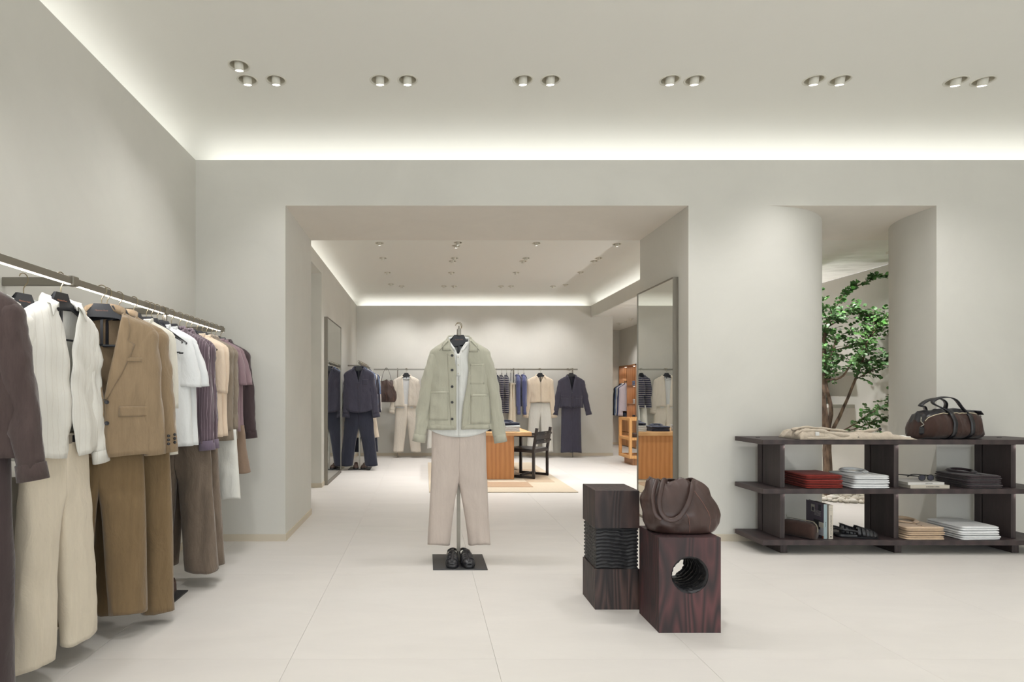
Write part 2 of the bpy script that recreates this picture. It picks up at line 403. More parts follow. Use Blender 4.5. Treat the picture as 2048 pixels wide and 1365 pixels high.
rows=[[],[],[],[]]
for s in SB:
    k=0 if s[1]<7.95 else 1 if s[1]<8.9 else 2 if s[1]<9.9 else 3
    rows[k].append(s)
rown=['nearest row','second row','third row','row closest to the far wall']
first=True
for k,rw in enumerate(rows):
    rw.sort(key=lambda s:s[0])
    for i,s in enumerate(rw):
        o=protoB if first else copy_tree(protoB); first=False
        o.location=(s[0],s[1],CB)
        tag(o,'small round far-room downlight, %s, %s'%(rown[k],'rightmost' if i==len(rw)-1 else ordw[i]),'downlight','far room downlights')
for k,s in enumerate([(4.2,12.46),(4.2,11.73)]):
    o=copy_tree(protoB); o.location=(s[0],s[1],SZ); tag(o,'small round downlight in the low side passage ceiling, %s'%('further one' if k==0 else 'nearer one'),'downlight','passage downlights')
for hi,s in enumerate(HID):
    o=copy_tree(protoF); o.location=(s[0],s[1],CF); tag(o,'added unseen front-ceiling fill downlight, %s column, %s row'%(('leftmost','second','third','rightmost')[hi%4],('nearest','middle','farthest')[hi//4]),'downlight','added fill downlights out of view')
# lamps
def dl(x,y,z,aim,w,ang=85): spot((x,y,z-.045),aim,w,ang,1.0,.03)
FW=40.
aimsF=[(-1.5,2.6,.6),(-1.5,3.6,.6),(-1.0,4.5,0),(-.3,3.9,0),(.24,4.1,.5),(.5,4.4,.0),(1.3,3.1,.2),(2.2,4.3,0),(1.8,4.0,0),(2.9,4.4,.4),(3.3,4.4,.3),(4.0,4.4,.3),(4.7,4.3,.2)]
for (x,y),a in zip(SF,aimsF): dl(x,y,CF,a,FW,92)
for i,(x,y) in enumerate(HID):  # spots of the added fill rows
    dl(x,y,CF,(x+.1,y+.3,0),105,95) if x>0 else dl(x,y,CF,(-1.2,y+.8,.3),80,90)
for i,(x,y) in enumerate(SB):
    tg=(x+.05,y+.1,0); w=86
    if y>9.9: tg=(x,11.2,1.1); w=46
    dl(x,y,CB,tg,w,95)
# lamps in the thick opening soffit
for s in [(4.2,12.46),(4.2,11.73)]: dl(s[0],s[1],SZ,(4.4,s[1]+.3,0),60,100)
for s,tg,w in [((4.5,8.9),(4.7,9.2,.0),60),((4.6,6.9),(4.6,7.2,.0),40),((3.9,7.6),(4.4,7.4,0),70),((5.0,6.2),(4.9,6.8,.5),50)]:
    o=copy_tree(protoB); o.location=(s[0],s[1],SZ); tag(o,{8.9:'small round downlight behind the indoor tree',6.9:'small round downlight right above the indoor tree',7.6:'small round downlight left of the indoor tree',6.2:'small round downlight in the niche ceiling before the tree'}[s[1]],'downlight','downlights above the indoor tree')
    dl(s[0],s[1],SZ,tg,w*2.6,120)
area('garden_fill_uplight',(5.27,8.3,1.515),(0,PI-.95,0),.04,1.9,46,LIGHTCOL)  # added lamp, brightens the garden ceiling from the upper shelf
# ================================================================ garments
# local frame of every garment: x to its wearer-left seen from the front, front is -y, z is height above the floor
def keyf(keys):
    K=sorted(keys); zs=np.array([k[0] for k in K]); A=np.array([k[1:] for k in K],float)
    def f(z,d=.012):
        return sum(np.array([np.interp(z+o,zs,A[:,i]) for i in range(A.shape[1])]) for o in (-d,0,d))/3
    return f
def spow(v,e): return math.copysign(abs(v)**e,v)
class Cloth:
    """a hanging torso surface; keys (z,xl,xr,halfdepth)"""
    def __init__(s,keys,ztop,zbot,seed=0,amp=.006,p=2.4,hem=None,drop=0.0,nh=.08,zsh=None,fold=None,yc=0):
        s.f=keyf(keys); s.zt=ztop; s.zb=zbot; s.seed=seed*7.31+.5; s.amp=amp; s.p=p; s.hem=hem or (lambda u:0); s.drop=drop; s.nh=nh
        s.zsh=zsh if zsh else ztop-.07; s.fold=fold; s.yc=yc
    def wr(s,x,z):
        h=(s.zt-z)/(s.zt-s.zb+1e-6)
        a=noise.noise((x*13,z*2.2,s.seed))+.55*noise.noise((x*9+z*5,z*6,s.seed+9))+.3*noise.noise((x*30,z*14,s.seed+3))
        b=noise.noise((x*26,z*.8,s.seed+20))*h
        c=noise.noise(((x*8+z*9)*.9,(z*4-x*6)*.5,s.seed+40)); c=(1-abs(c)*2.2)*.45
        r=s.amp*1.35*(a*min(1,h*3+.15)+.9*b+c*min(1,h*4))
        if s.fold: r+=s.fold(x,z)
        return r
    def fy(s,x,z,front=True):
        xl,xr,hd=s.f(z); cx=(xl+xr)/2; hw=(xr-xl)/2; u=max(-1,min(1,(x-cx)/hw)); w=(1-abs(u)**s.p)**(1/s.p)
        k=-1 if front else 1
        return s.yc+k*(hd*w+s.wr(x,z)*min(1,w*2))
    def build(s,name,mat,parent,nr=34,nc=60,opn=None,th=.0022,back_drop=0):
        rings=[]
        for i in range(nr):
            v=i/(nr-1); v=1-(1-v)**1.15
            ring=[]
            for j in range(nc):
                z0=s.zb+(s.zt-s.zb)*v
                xl,xr,hd=s.f(z0); cx=(xl+xr)/2; hw=(xr-xl)/2
                if opn:
                    oL,oR=opn(z0); cR=max(-1,min(1,(oR-cx)/hw)); cL=max(-1,min(1,(oL-cx)/hw))
                    aR=-math.acos(spow(cR,s.p/2)); aL=2*PI-math.acos(spow(cL,s.p/2))
                    a=aR+(aL-aR)*j/(nc-1)
                else: a=-PI/2+2*PI*j/nc
                c=spow(math.cos(a),2/s.p); sn=math.sin(a)
                z=z0+s.hem(c)*(1-v)**3
                wt=max(0,(z0-s.zsh)/(s.zt-s.zsh)) 
                if sn<0: z-=s.drop*wt**1.5*max(0,-sn)**.8
                x=cx+hw*c
                y=s.yc+spow(sn,2/s.p)*hd
                w=abs(spow(sn,2/s.p)); y+=(1 if sn>0 else -1)*s.wr(x,z)*min(1,w*2)
                ring.append((x,y,z))
            rings.append(ring)
        mb=MB().loft(rings,opn is None,False,False)
        o=mb.obj(name,mat,parent,True)
        if th:
            md=o.modifiers.new('thickness','SOLIDIFY'); md.thickness=th; md.offset=0
        s.top=rings[-1]
        return o
def sleeve(name,mat,parent,pts,hws,hds,seed=0,amp=.006,n=22,m=24,th=.0022):
    """pts centre line from shoulder to cuff, hws half widths in the xz plane, hds half depths"""
    P=catmull([tuple(p)+(w,d) for p,w,d in zip(pts,hws,hds)],max(2,m//(len(pts)-1)))
    rings=[]
    first=True
    L=len(P)
    for i,q in enumerate(P):
        a=P[max(0,i-1)]; b=P[min(L-1,i+1)]
        t=Vector((b[0]-a[0],b[1]-a[1],b[2]-a[2])).normalized(); nrm=Vector((t.z,0,-t.x)).normalized()
        if i==0:
            for sc,bk in ((.15,.035),(.6,.028),(.88,.014)):
                rings.append([tuple(Vector(q[:3])-t*bk+nrm*(q[3]*sc*math.cos(2*PI*k/n))+Vector((0,1,0))*(q[4]*sc*math.sin(2*PI*k/n))) for k in range(n)])
        h=i/(L-1); rr=[]
        for k in range(n):
            an=2*PI*k/n; w=amp*min(1,h*4)*(noise.noise((math.cos(an)*1.4+seed,math.sin(an)*1.4,q[2]*7+seed*3))+.7*noise.noise((math.cos(an)*.8+seed+5,math.sin(an)*3,q[2]*17)))*1.6
            w*=(1.0 if h<.9 else .5)
            rr.append(tuple(Vector(q[:3])+nrm*((q[3]+w)*spow(math.cos(an),.9))+Vector((0,1,0))*((q[4]+w)*spow(math.sin(an),.9))))
        rings.append(rr)
    o=MB().loft(rings,True,True,False).obj(name,mat,parent,True)
    if th:
        md=o.modifiers.new('thickness','SOLIDIFY'); md.thickness=th; md.offset=0
    return o
def cuff(parent,mat,p0,p1,hw,hd,n=20):
    P0,P1=Vector(p0),Vector(p1); t=(P1-P0).normalized(); nrm=Vector((t.z,0,-t.x)).normalized(); rings=[]
    for q,s_ in ((P0-t*.001,.98),(P0,1.0),(P1,1.04)):
        rings.append([tuple(q+nrm*(hw*s_*math.cos(2*PI*k/n))+Vector((0,1,0))*(hd*s_*math.sin(2*PI*k/n))) for k in range(n)])
    o=MB().loft(rings,True,False,False).obj('cuff',mat,parent,True)
    md=o.modifiers.new('thickness','SOLIDIFY'); md.thickness=.003; md.offset=1; return o
def patch(name,cl,parent,mat,rows,off=.004,th=.003,nx=8,nz=8,front=True):
    """sheet lying on the garment front; rows of (z, xl, xr)"""
    f=keyf(rows); zs=[r[0] for r in rows]; z0,z1=min(zs),max(zs); vs=[];fs=[]
    for i in range(nz+1):
        z=z0+(z1-z0)*i/nz; xl,xr=f(z,.0005)
        for j in range(nx+1):
            x=xl+(xr-xl)*j/nx; e=.5 if (j in(0,nx) or i in(0,nz)) else 1
            vs.append((x,cl.fy(x,z,front)+(-off*e-.0008 if front else off),z))
    for i in range(nz):
        for j in range(nx):
            a=i*(nx+1)+j; fs.append((a,a+1,a+nx+2,a+nx+1))
    o=mesh(name,vs,fs,mat,parent)
    md=o.modifiers.new('thickness','SOLIDIFY'); md.thickness=th; md.offset=-1; return o
def button(cl,parent,mat,x,z,r=.0085,dy=.006):
    y=cl.fy(x,z)-dy; n=14
    mb=MB().loft([[(x+rr*math.cos(2*PI*k/n),y+yy,z+rr*math.sin(2*PI*k/n)) for k in range(n)] for rr,yy in ((r,.003),(r,-.001),(r*.8,-.0025),(r*.6,-.0012))])
    return fixn(mb.obj('button',mat,parent,True))
def collar(parent,mat,nh,nd,zs,zb,fx,zf,yf,leaf=.05,spread=.035,point=.0,cl=None,name='collar',stand=.02,n=26,asym=0):
    """folded shirt collar round the neck: front ends at (+-fx, yf, zf)"""
    key=[(-fx+asym,yf,zf),(-nh*.93,-nd*.25,zs-.008),(-nh*.8,nd*.6,(zs+zb)/2+.006),(0,nd,zb),(nh*.8,nd*.6,(zs+zb)/2+.006),(nh*.93,-nd*.25,zs-.008),(fx+asym,yf,zf)]
    C=catmull(key,5); L=len(C); vs=[];fs=[]
    rowsn=7
    for i,c in enumerate(C):
        t=2*i/(L-1)-1; at=abs(t); x,y,z=c
        ox=x/(abs(x)+.03); out=Vector((ox*.6 if abs(x)>.001 else 0,(y-(-.01))*4,0)); 
        if out.length>0: out.normalize()
        front=max(0,(at-.55)/.45)
        lf=leaf*(.75+.35*front+point*front**2)
        top=Vector((x,y,z+stand*(1-.3*front)))
        sg=1 if x-asym>0 else -1
        for r in range(rowsn):
            if r==0: p=Vector((x,y,z-.004))
            elif r==1: p=top-Vector((0,0,.002))
            elif r==2: p=top+out*.004+Vector((0,0,.002))
            else:
                u=(r-2)/(rowsn-3)
                p=top+out*(.006+.016*math.sin(u*1.4)*(1-front*.5))+Vector((sg*spread*u*front**1.5,0,-lf*u))
                if front>0 or cl:
                    if cl is not None and p.y<.01:
                        ys=cl.fy(p.x,min(p.z,cl.zt-.012))-.009-.002*(1-u); 
                        p.y=min(p.y,ys) if u>.2 else min(p.y,ys+.01*(1-u*5))
            vs.append(tuple(p))
    for i in range(L-1):
        for r in range(rowsn-1):
            a=i*rowsn+r; fs.append((a,a+rowsn,a+rowsn+1,a+1))
    o=mesh(name,vs,fs,mat,parent)
    md=o.modifiers.new('thickness','SOLIDIFY'); md.thickness=.003; md.offset=0; return o
def neck_ring(parent,mat,cl,r=.006,name='neckband'):
    pts=cl.top+[cl.top[0]]
    P=[Vector(p) for p in pts]; n=8; rings=[]; L=len(P)
    for i in range(L):
        t=(P[(i+1)%(L-1)]-P[(i-1)%(L-1)]).normalized(); a=t.cross(Vector((0,0,1))).normalized(); b=a.cross(t)
        rings.append([tuple(P[i]+a*r*.6*math.cos(2*PI*k/n)+b*(r*2.0*math.sin(2*PI*k/n)+r*.6)) for k in range(n)])
    return MB().loft(rings,True,False,False).obj(name,mat,parent,True)
BTN=plain('dark_button',(34,32,36),.3); BTNL=plain('pale_button',(205,198,184),.35)
def top_garment(name,label,cat,loc,rz,mat,seed=1,sh=.225,nh=.078,hemw=.235,zneck=1.585,ztip=1.515,zhem=.95,kind='shirt',sleeve_len=.62,
                sleeve_out=.08,hd=.05,amp=.006,open_to=None,opn=None,btn=None,cuffm=None,collar_mat=None,group=None,pockets=(),det=1.0,sw=.072,curved=.0,sl_kw=None,lean=0,chest=None,cufft=True,hemd=None,left_out=1.0):
    """kind: shirt, tee, knit, overshirt, blazer"""
    root=empty(name,(loc[0],loc[1],0),rz,label,cat,group)
    dz=zneck-ztip
    keys=[(zneck+.02,-nh*.92,nh*.92,.036),(zneck,-nh,nh,.042),(zneck-dz*.5,-(nh+sh)/2-.008,(nh+sh)/2+.008,hd*.9),(ztip,-sh,sh,hd*.92),(ztip-.05,-sh-.002,sh+.002,hd),(ztip-.18,-sh+.012,sh-.012,hd),
          (zhem+.12,-(hemw-.01),hemw-.01,(hemd or hd)*1.0),(zhem-.03,-hemw,hemw,hemd or hd)]
    hemf=(lambda u:curved*(abs(u)**2.2)) if curved else (lambda u:.004*math.sin(u*5+seed))
    drop={'tee':.055,'knit':.05}.get(kind,.02)
    cl=Cloth(keys,zneck+(.0 if kind in('tee','knit') else .004),zhem,seed,amp,2.3,hemf,drop,nh,ztip)
    nr=max(14,int(34*det)); nc=max(28,int(64*det))
    if kind in ('shirt','overshirt','blazer'):
        if opn is None:
            zo=open_to if open_to is not None else ztip-.12
            def opn(z,zo=zo):
                k=max(0,min(1,(z-zo)/(zneck-zo))); w=.0006+nh*.72*k**1.15; return -w-.001,w+.001
    body=cl.build('body',mat,root,nr,nc,opn if kind in('shirt','overshirt','blazer') else None,.0022 if det>.5 else .0)
    # sleeves
    n=int(22*max(.6,det)); m=int(24*max(.5,det))
    for sd in (-1,1):
        so=sleeve_out+(.012 if sd>0 else -.006)*math.sin(seed*1.7)
        if sd<0: so*=left_out
        x0=sd*(sh-.045); st=Vector((x0,0,ztip-.045))
        if kind in('tee',) or sleeve_len<.35:
            e=Vector((sd*(sh+so-sw*.95),-.004,ztip-sleeve_len))
            st=Vector((sd*(sh-.04),0,ztip-.035))
            sleeve('sleeve',mat,root,[tuple(st),tuple(st.lerp(e,.5)+Vector((sd*.006,0,.0))),tuple(e)],[.044,sw*.8,sw*1.0],[hd*.66,hd*.7,hd*.62],seed+sd,amp*.8,n,max(8,m//2),.0022 if det>.5 else 0)
        else:
            zc=ztip-sleeve_len; e=Vector((sd*(sh+so-sw*.45),-.012,zc)); w0=sw
            ox=lambda k:sh+so*k**.8
            q=[(.045,0),(.16,0),(.32,.002),(.5,.004),(.78,-.006)]; ws=[.044,w0*.74,w0*.76,w0*.72,w0*.68,w0*.62]
            ppts=[(sd*(ox(k)-(ws[i] if i else .034)-.0),yy,ztip-max(.032,sleeve_len*k)) for i,(k,yy) in enumerate(q)]+[(sd*(sh+so-w0*.62),-.012,zc)]
            e=Vector(ppts[-1]); el=Vector(ppts[-2])
            sleeve('sleeve',mat,root,ppts,ws,[hd*.68,hd*.78,hd*.74,hd*.68,hd*.6,hd*.5],seed+sd*2,amp,n,m,.0022 if det>.5 else 0)
            if kind in('shirt','overshirt') and cufft and det>.3:
                t=(e-el).normalized()
                cuff(root,cuffm or mat,tuple(e-t*.012),tuple(e+t*.045),w0*.64,hd*.52)
    if kind in('shirt','overshirt'):
        yf=cl.fy(nh*.7,zneck-.03)+.004
        collar(root,collar_mat or mat,nh,.04,zneck-.004,zneck+.006,nh*.66,zneck-.028,yf-.002,.048,.03,.15,cl)
        zo=open_to if open_to is not None else ztip-.12
        if det>.45 and btn is not False and zo>zhem+.1:
            patch('placket',cl,root,mat,[(zo,-.016,.016),(zhem+.012+(curved*0),-.016,.016)],.0025,.002,4,14)
            if btn is not False:
                k=0; z=zo-.02
                while z>zhem+.06: button(cl,root,btn or BTN,0,z,.006 if kind=='shirt' else .0085,.0052); z-=.085
    elif kind in('tee','knit'):
        neck_ring(root,mat,cl)
        if kind=='knit':
            for sd in(-1,1): pass
    for p in pockets:
        x0,x1,za,zb=p[:4]; patch(p[4] if len(p)>4 else 'pocket',cl,root,mat,[(za,x0,x1),(zb,x0+.002,x1-.002)],.0045,.0035,8,8)
        if det>.5:
            patch('pocket_hem',cl,root,mat,[(zb,x0,x1),(zb-.014,x0,x1)],.0065,.002,6,2)
    return root,cl
def trousers(name,label,loc,rz,mat,seed=1,ztop=.99,zcrotch=.72,zhem=.13,ww=.2,hipw=.215,hem_out=.24,hem_in=.075,hd=.055,amp=.006,det=1.0,belt=None,group=None,crease=True,cat='trousers',skirt=False,fly=True,hx=0,waist=True):
    root=empty(name,(loc[0],loc[1],0),rz,label,cat,group)
    nr=max(14,int(40*det)); n=max(16,int(36*det)); p=2.2
    def outer(z):
        if z>zcrotch: return np.interp(z,[zcrotch,zcrotch+.1,ztop],[hipw,hipw-.004,ww])
        return np.interp(z,[zhem,zcrotch],[hem_out,hipw])
    def inner(z):
        if skirt: return 0
        if z>zcrotch: return 0
        k=(zcrotch-z)/(zcrotch-zhem); return hem_in*k**.8
    for sd in (-1,1):
        rings=[]
        for i in range(nr):
            v=i/(nr-1); z0=zhem+(ztop-zhem)*v; xo,xi=outer(z0),inner(z0); cx=(xo+xi)/2; hw=(xo-xi)/2
            s=max(0,min(1,(z0-zcrotch+.02)/.09)); hdd=hd*(1-.18*v)
            ring=[]
            for k in range(n):
                a=2*PI*k/n; c=spow(math.cos(a),.86); sn=spow(math.sin(a),.86)
                x=cx+hw*c; yl=hdd*sn*(.9 if skirt else 1)
                yp=math.copysign(hdd*(1-min(1,abs(x/xo))**p)**(1/p),sn) if abs(sn)>.02 else 0
                y=yl*(1-s)+yp*s
                z=z0+.006*(1-v)**4*math.sin(a*2+seed)
                h=1-v
                w=amp*1.4*(noise.noise((x*12,z*1.6,seed*3.1+sd))+.6*noise.noise((x*7+z*3,z*6,seed*2.2+sd*4))+.9*noise.noise((x*20,z*.7,seed+sd))*h+.5*(1-2.4*abs(noise.noise((x*6+z*5,z*5-x*4,seed*1.3+sd)))))
                if crease: w+=.006*math.exp(-((c)/.14)**2)*(1-s)*1.0
                y+=(1 if sn>0 else -1)*w*min(1,abs(sn)*2)
                xx=x+amp*.9*noise.noise((z*3,seed+sd*3,a*.5))*(1-s)
                ring.append((sd*xx+hx*(1-v),y,z))
            rings.append(ring if sd>0 else ring[::-1])
        o=MB().loft(rings,True,False,False).obj('trouser_leg' if not skirt else 'skirt_half',mat,root,True)
        if det>.5: md=o.modifiers.new('thickness','SOLIDIFY'); md.thickness=.0024; md.offset=0
    if waist:
        rings=[]
        for z,e in ((ztop-.042,.003),(ztop-.04,.0045),(ztop+.002,.004),(ztop+.003,.001)):
            rings.append([((ww+e)*spow(math.cos(a),.9),(hd*.84+e)*spow(math.sin(a),.9),z) for a in np.linspace(0,2*PI,40,endpoint=False)])
        MB().loft(rings,True,False,False).obj('waistband',mat,root,True)
        if belt:
            rings=[[((ww+.008)*spow(math.cos(a),.9),(hd*.84+.008)*spow(math.sin(a),.9),z) for a in np.linspace(0,2*PI,40,endpoint=False)] for z in (ztop-.036,ztop-.006)]
            MB().loft(rings,True,False,False).obj('belt',belt,root,True)
            MB().box(-.018,.018,-hd*.84-.014,-hd*.84-.008,ztop-.04,ztop-.002).obj('belt_buckle',STEELL,root)
    return root
# ---- hangers
HANG=plain('black_hanger',(38,39,44),.45); TXT=plain('copper_print',(160,112,90),.5)
BRASS=plain('brass_wire',(140,128,104),.35,.9)
def make_hanger(det=True):
    root=empty('clothes_hanger',(0,0,0))
    # plate
    th=.012; o=[(-.034,.0),(.034,.0),(.062,-.032),(.070,-.066),(-.070,-.066),(-.062,-.032)]
    # arms, slightly arched
    up=[];lo=[]
    for x in np.linspace(.05,.2,8): up.append((x,-.022-.60*(x-.03)-.6*(x-.05)**2)); lo.append((x,-.066-.42*(x-.06)-.6*(x-.05)**2 if x>.06 else -.066))
    prof=[(-.034,0),(.034,0)]+up+[(.205,-.142),(.2,-.152)]+lo[::-1]
    prof+= [(-a,b) for a,b in lo]+[(-.2,-.152),(-.205,-.142)]+[(-a,b) for a,b in up[::-1]]
    v=[(x,-th/2,z) for x,z in prof]+[(x,th/2,z) for x,z in prof]; n=len(prof)
    bm=bmesh.new(); a=[bm.verts.new(q) for q in v]; bm.faces.new(a[:n]); bm.faces.new(a[n:][::-1])
    for i in range(n): bm.faces.new((a[i],a[(i+1)%n],a[n+(i+1)%n],a[n+i]))
    bmesh.ops.triangulate(bm,faces=[f for f in bm.faces if len(f.verts)>4]); bmesh.ops.recalc_face_normals(bm,faces=bm.faces)
    me=bpy.data.meshes.new('shoulder_bar'); bm.to_mesh(me); bm.free(); me.materials.append(HANG)
    b=bpy.data.objects.new('shoulder_bar',me); COL.objects.link(b); b.parent=root
    MB().box(-.19,.19,-.004,.004,-.205,-.197).box(-.006,.006,-.004,.004,-.2,-.06).obj('trouser_bar',HANG,root)
    r=.021; pts=[(0,0,-.004),(0,0,.028)]+[(r*math.sin(t)*1.0,0,.028+.022+ r-.0- r*math.cos(t)) for t in np.linspace(.5,5.0,16)]
    pts=[(0,0,-.004),(0,0,.022),(.008,0,.036),(.019,0,.052),(.021,0,.068),(.014,0,.083),(0,0,.089),(-.014,0,.084),(-.021,0,.072)]
    MB().tube(catmull(pts,4),.0022,8).obj('hook',BRASS,root,True)
    if det: text('brand_print','Massimo Dutti',.0095,TXT,root,(0,-th/2-.0004,-.034),(PI/2,0,0))
    return root
HPROTO=[None,None]
def hanger(x,y,z,rz,label,group=None,det=True):
    """z is the top of the plate"""
    k=0 if det else 1
    if HPROTO[k] is None: HPROTO[k]=o=make_hanger(det)
    else: o=copy_tree(HPROTO[k])
    o.location=(x,y,z); o.rotation_euler=(0,0,rz)
    return tag(o,label,'hanger',group)
# ================================================================ fabrics
F_SAGE=fabric('sage_twill',(180,178,162),.05); F_WHITE=fabric('white_linen',(232,232,228),.04,sheen=.1)
F_STONE=fabric('stone_linen',(200,187,178),.05); F_DKBROWN=fabric('dark_brown_wool',(76,64,62),.18); F_DKBROWN2=fabric('dark_brown_trouser',(66,56,56),.12)
F_WSTRIPE=fabric('white_striped_linen',(233,231,224),.03,stripe=(10.,(222,218,209),.97),sheen=.1); F_CREAM=fabric('cream_twill',(216,205,186),.05)
F_TAN=fabric('tan_linen',(143,123,98),.13,wrinkle=.5); F_TAN2=fabric('tan_trouser_linen',(119,99,72),.13,wrinkle=.5)
F_KNIT=fabric('ivory_knit',(226,222,210),.03,weave=160); F_TEE=fabric('white_cotton',(233,235,236),.03); F_PURPLE=fabric('striped_plum_shirting',(98,84,92),.1,stripe=(20.,(158,142,152),.95))
F_BROWN=fabric('brown_linen',(112,99,87),.16,wrinkle=.6); F_PEACH=fabric('peach_cotton',(228,208,186),.04); F_TAUPE=fabric('taupe_linen',(134,122,108),.1,wrinkle=.5)
F_MAUVE=fabric('mauve_cotton',(138,116,122),.06); F_CHOC=fabric('chocolate_shirting',(70,58,60),.12); F_SHORT=fabric('brown_shorts',(134,114,98),.1); F_WTR=fabric('white_twill',(226,225,218),.03)
F_PLUMCUFF=fabric('plum_cuff',(118,106,122),.08); F_NAVY=fabric('navy_linen',(62,61,74),.12); F_NAVYT=fabric('ink_trouser',(44,46,58),.08); F_CREAMJ=fabric('cream_jacket',(230,222,209),.04)
F_STRIPET=fabric('navy_striped_knit',(38,38,56),.08,hstripe=(9.,(214,208,200),.95)); F_BLUE=fabric('blue_linen',(78,84,122),.12); F_BEIGEK=fabric('beige_knit',(224,209,188),.05); F_LBLUE=fabric('light_blue',(112,132,170),.1)
L_BLACK=leather('black_leather',(34,34,38),.36); L_BROWN=leather('dark_brown_leather',(64,46,42),.4,90.); L_SUEDE=fabric('brown_suede',(62,46,41),.14,weave=700,sheen=.15)
# ---------------------------------------------------------------- centre display: stand, hanger, kurta, overshirt, trousers, sandals
CX,CY=.242,4.1
st=empty('display_stand',(CX,4.115,0),0,'bronze clothes stand with square dark base plate holding the sage overshirt outfit','display stand')
MB().box(-.187,.187,-.187,.187,0,.006,.001).obj('base_plate',BLACKM,st)
MB().box(-.013,.013,.03,.045,.006,1.60).obj('pole',STEEL,st)
MB().box(-.014,.014,.0,.046,1.60,1.625).box(-.014,.014,-.045,.014,1.62,1.668,.003).box(-.012,.012,.012,.044,1.62,1.665).obj('hanging_arm',STEEL,st)
MB().cyl((0,-.02),.005,.004,1.668,1.69,12).obj('arm_pin',STEEL,st)
hanger(CX,CY-.0,1.627,0,'black branded hanger on the central display stand under the sage overshirt')
hanger(CX-.004,CY+.012,1.622,.06,'second black hanger hooked behind the front one on the central stand',det=False)
kurta,kc=top_garment('linen_shirt','white band-collar linen shirt worn under the sage overshirt','shirt',(CX,CY),0,F_WHITE,3,.205,.072,.222,1.585,1.52,.90,'none',.3,.0,.045,.006,curved=.055)
# kurta has its own open neck: rebuild body with a slit
for c in list(kurta.children):
    bpy.data.objects.remove(c)
def kop(z):
    k=max(0,min(1,(z-1.475)/.11)); w=.0001+.052*k**1.1; return -.008-w,-.008+w
kc.build('body',F_WHITE,kurta,44,80,kop)
key=[(-.062,-.042,1.545),(-.072,-.01,1.588),(-.055,.03,1.604),(0,.04,1.606),(.055,.03,1.604),(.072,-.01,1.588),(.05,-.042,1.545),(.02,-.052,1.51)]
key[0]=(-.03,-.052,1.515); key.insert(1,(-.058,-.044,1.545))
MB().strap(catmull(key,5),(0,.004,.026),.003).obj('band_collar',F_WHITE,kurta,True)
patch('placket',kc,kurta,F_WHITE,[(1.49,-.024,.008),(1.33,-.024,.008)],.003,.002,4,10)
for z in (1.465,1.41,1.35): button(kc,kurta,BTNL,-.008,z,.0045,.006)
def jop(z):
    xl=np.interp(z,[.93,1.03,1.36,1.49,1.56],[-.021,-.023,-.021,-.038,-.066]); xr=np.interp(z,[.93,1.0,1.13,1.25,1.36,1.46,1.52,1.56],[.012,.014,.026,.05,.064,.06,.066,.072]); return xl,xr
jk=empty('overshirt',(CX,CY-.0,0),0,'sage green cotton overshirt with patch pockets on the central stand','overshirt')
keys=[(1.625,-.062,.062,.044),(1.60,-.078,.078,.05),(1.557,-.143,.148,.058),(1.512,-.208,.222,.063),(1.46,-.212,.226,.066),(1.3,-.218,.222,.066),(1.1,-.226,.232,.068),(.93,-.234,.244,.066)]
jc=Cloth(keys,1.600,.948,5,.008,2.5,lambda u:.006*math.sin(u*3+1)+.012*abs(u),.02,.08,1.51)
jc.build('body',F_SAGE,jk,54,90,jop,.003)
for sd in(-1,1):
    pts=[(sd*.172,0,1.478),(sd*.190,0,1.40),(sd*.215,.002,1.29),(sd*.238,.004,1.17),(sd*.262,-.004,1.0),(sd*.279,-.012,.905)]
    if sd>0: pts=[(p[0]+.010,p[1],p[2]-.002) for p in pts]
    sleeve('sleeve',F_SAGE,jk,pts,[.040,.050,.052,.048,.044,.040],[.044,.05,.046,.042,.038,.034],sd*3+2,.0085,28,34,.003)
    p=Vector(pts[-1]); t=(p-Vector(pts[-2])).normalized(); cuff(jk,F_SAGE,tuple(p-t*.01),tuple(p+t*.042),.0425,.035)
collar(jk,F_SAGE,.082,.05,1.592,1.602,.078,1.562,-.066,.056,.05,.1,jc,n=30)
for sd,rows in ((-1,[(1.509,-.120,-.062),(1.53,-.122,-.063),(1.56,-.118,-.064),(1.59,-.098,-.066)]),(1,[(1.500,.066,.128),(1.53,.068,.130),(1.56,.069,.126),(1.59,.070,.104)])): patch('collar_leaf',jc,jk,F_SAGE,rows,.014,.004,8,10)
patch('chest_pocket',jc,jk,F_SAGE,[(1.274,.074,.176),(1.418,.072,.174)],.005,.004)
patch('pocket_hem',jc,jk,F_SAGE,[(1.418,.072,.174),(1.402,.072,.174)],.0075,.002,6,2)
patch('pocket_hem',jc,jk,F_SAGE,[(1.225,-.214,-.078),(1.203,-.214,-.078)],.0085,.002,8,2)
patch('pocket_hem',jc,jk,F_SAGE,[(1.205,.078,.218),(1.183,.078,.218)],.0085,.002,8,2)
patch('hip_pocket',jc,jk,F_SAGE,[(1.02,-.214,-.08),(1.225,-.214,-.078)],.006,.005,10,10)
patch('hip_pocket',jc,jk,F_SAGE,[(.995,.076,.224),(1.205,.078,.218)],.006,.005,10,10)
patch('front_facing',jc,jk,F_SAGE,[(.965,-.062,-.0225),(1.49,-.088,-.04)],.003,.002,5,22)
patch('front_facing',jc,jk,F_SAGE,[(.965,.014,.06),(1.13,.03,.07),(1.25,.052,.086),(1.36,.066,.1)],.003,.002,5,16)
patch('hem_band',jc,jk,F_SAGE,[(.958,-.21,-.03),(.99,-.205,-.03)],.003,.002,16,3); patch('hem_band',jc,jk,F_SAGE,[(.958,.03,.22),(.99,.03,.212)],.003,.002,16,3)
for z in (1.475,1.373,1.257,1.147,1.03): button(jc,jk,BTN,-.052,z,.0095,.0075)
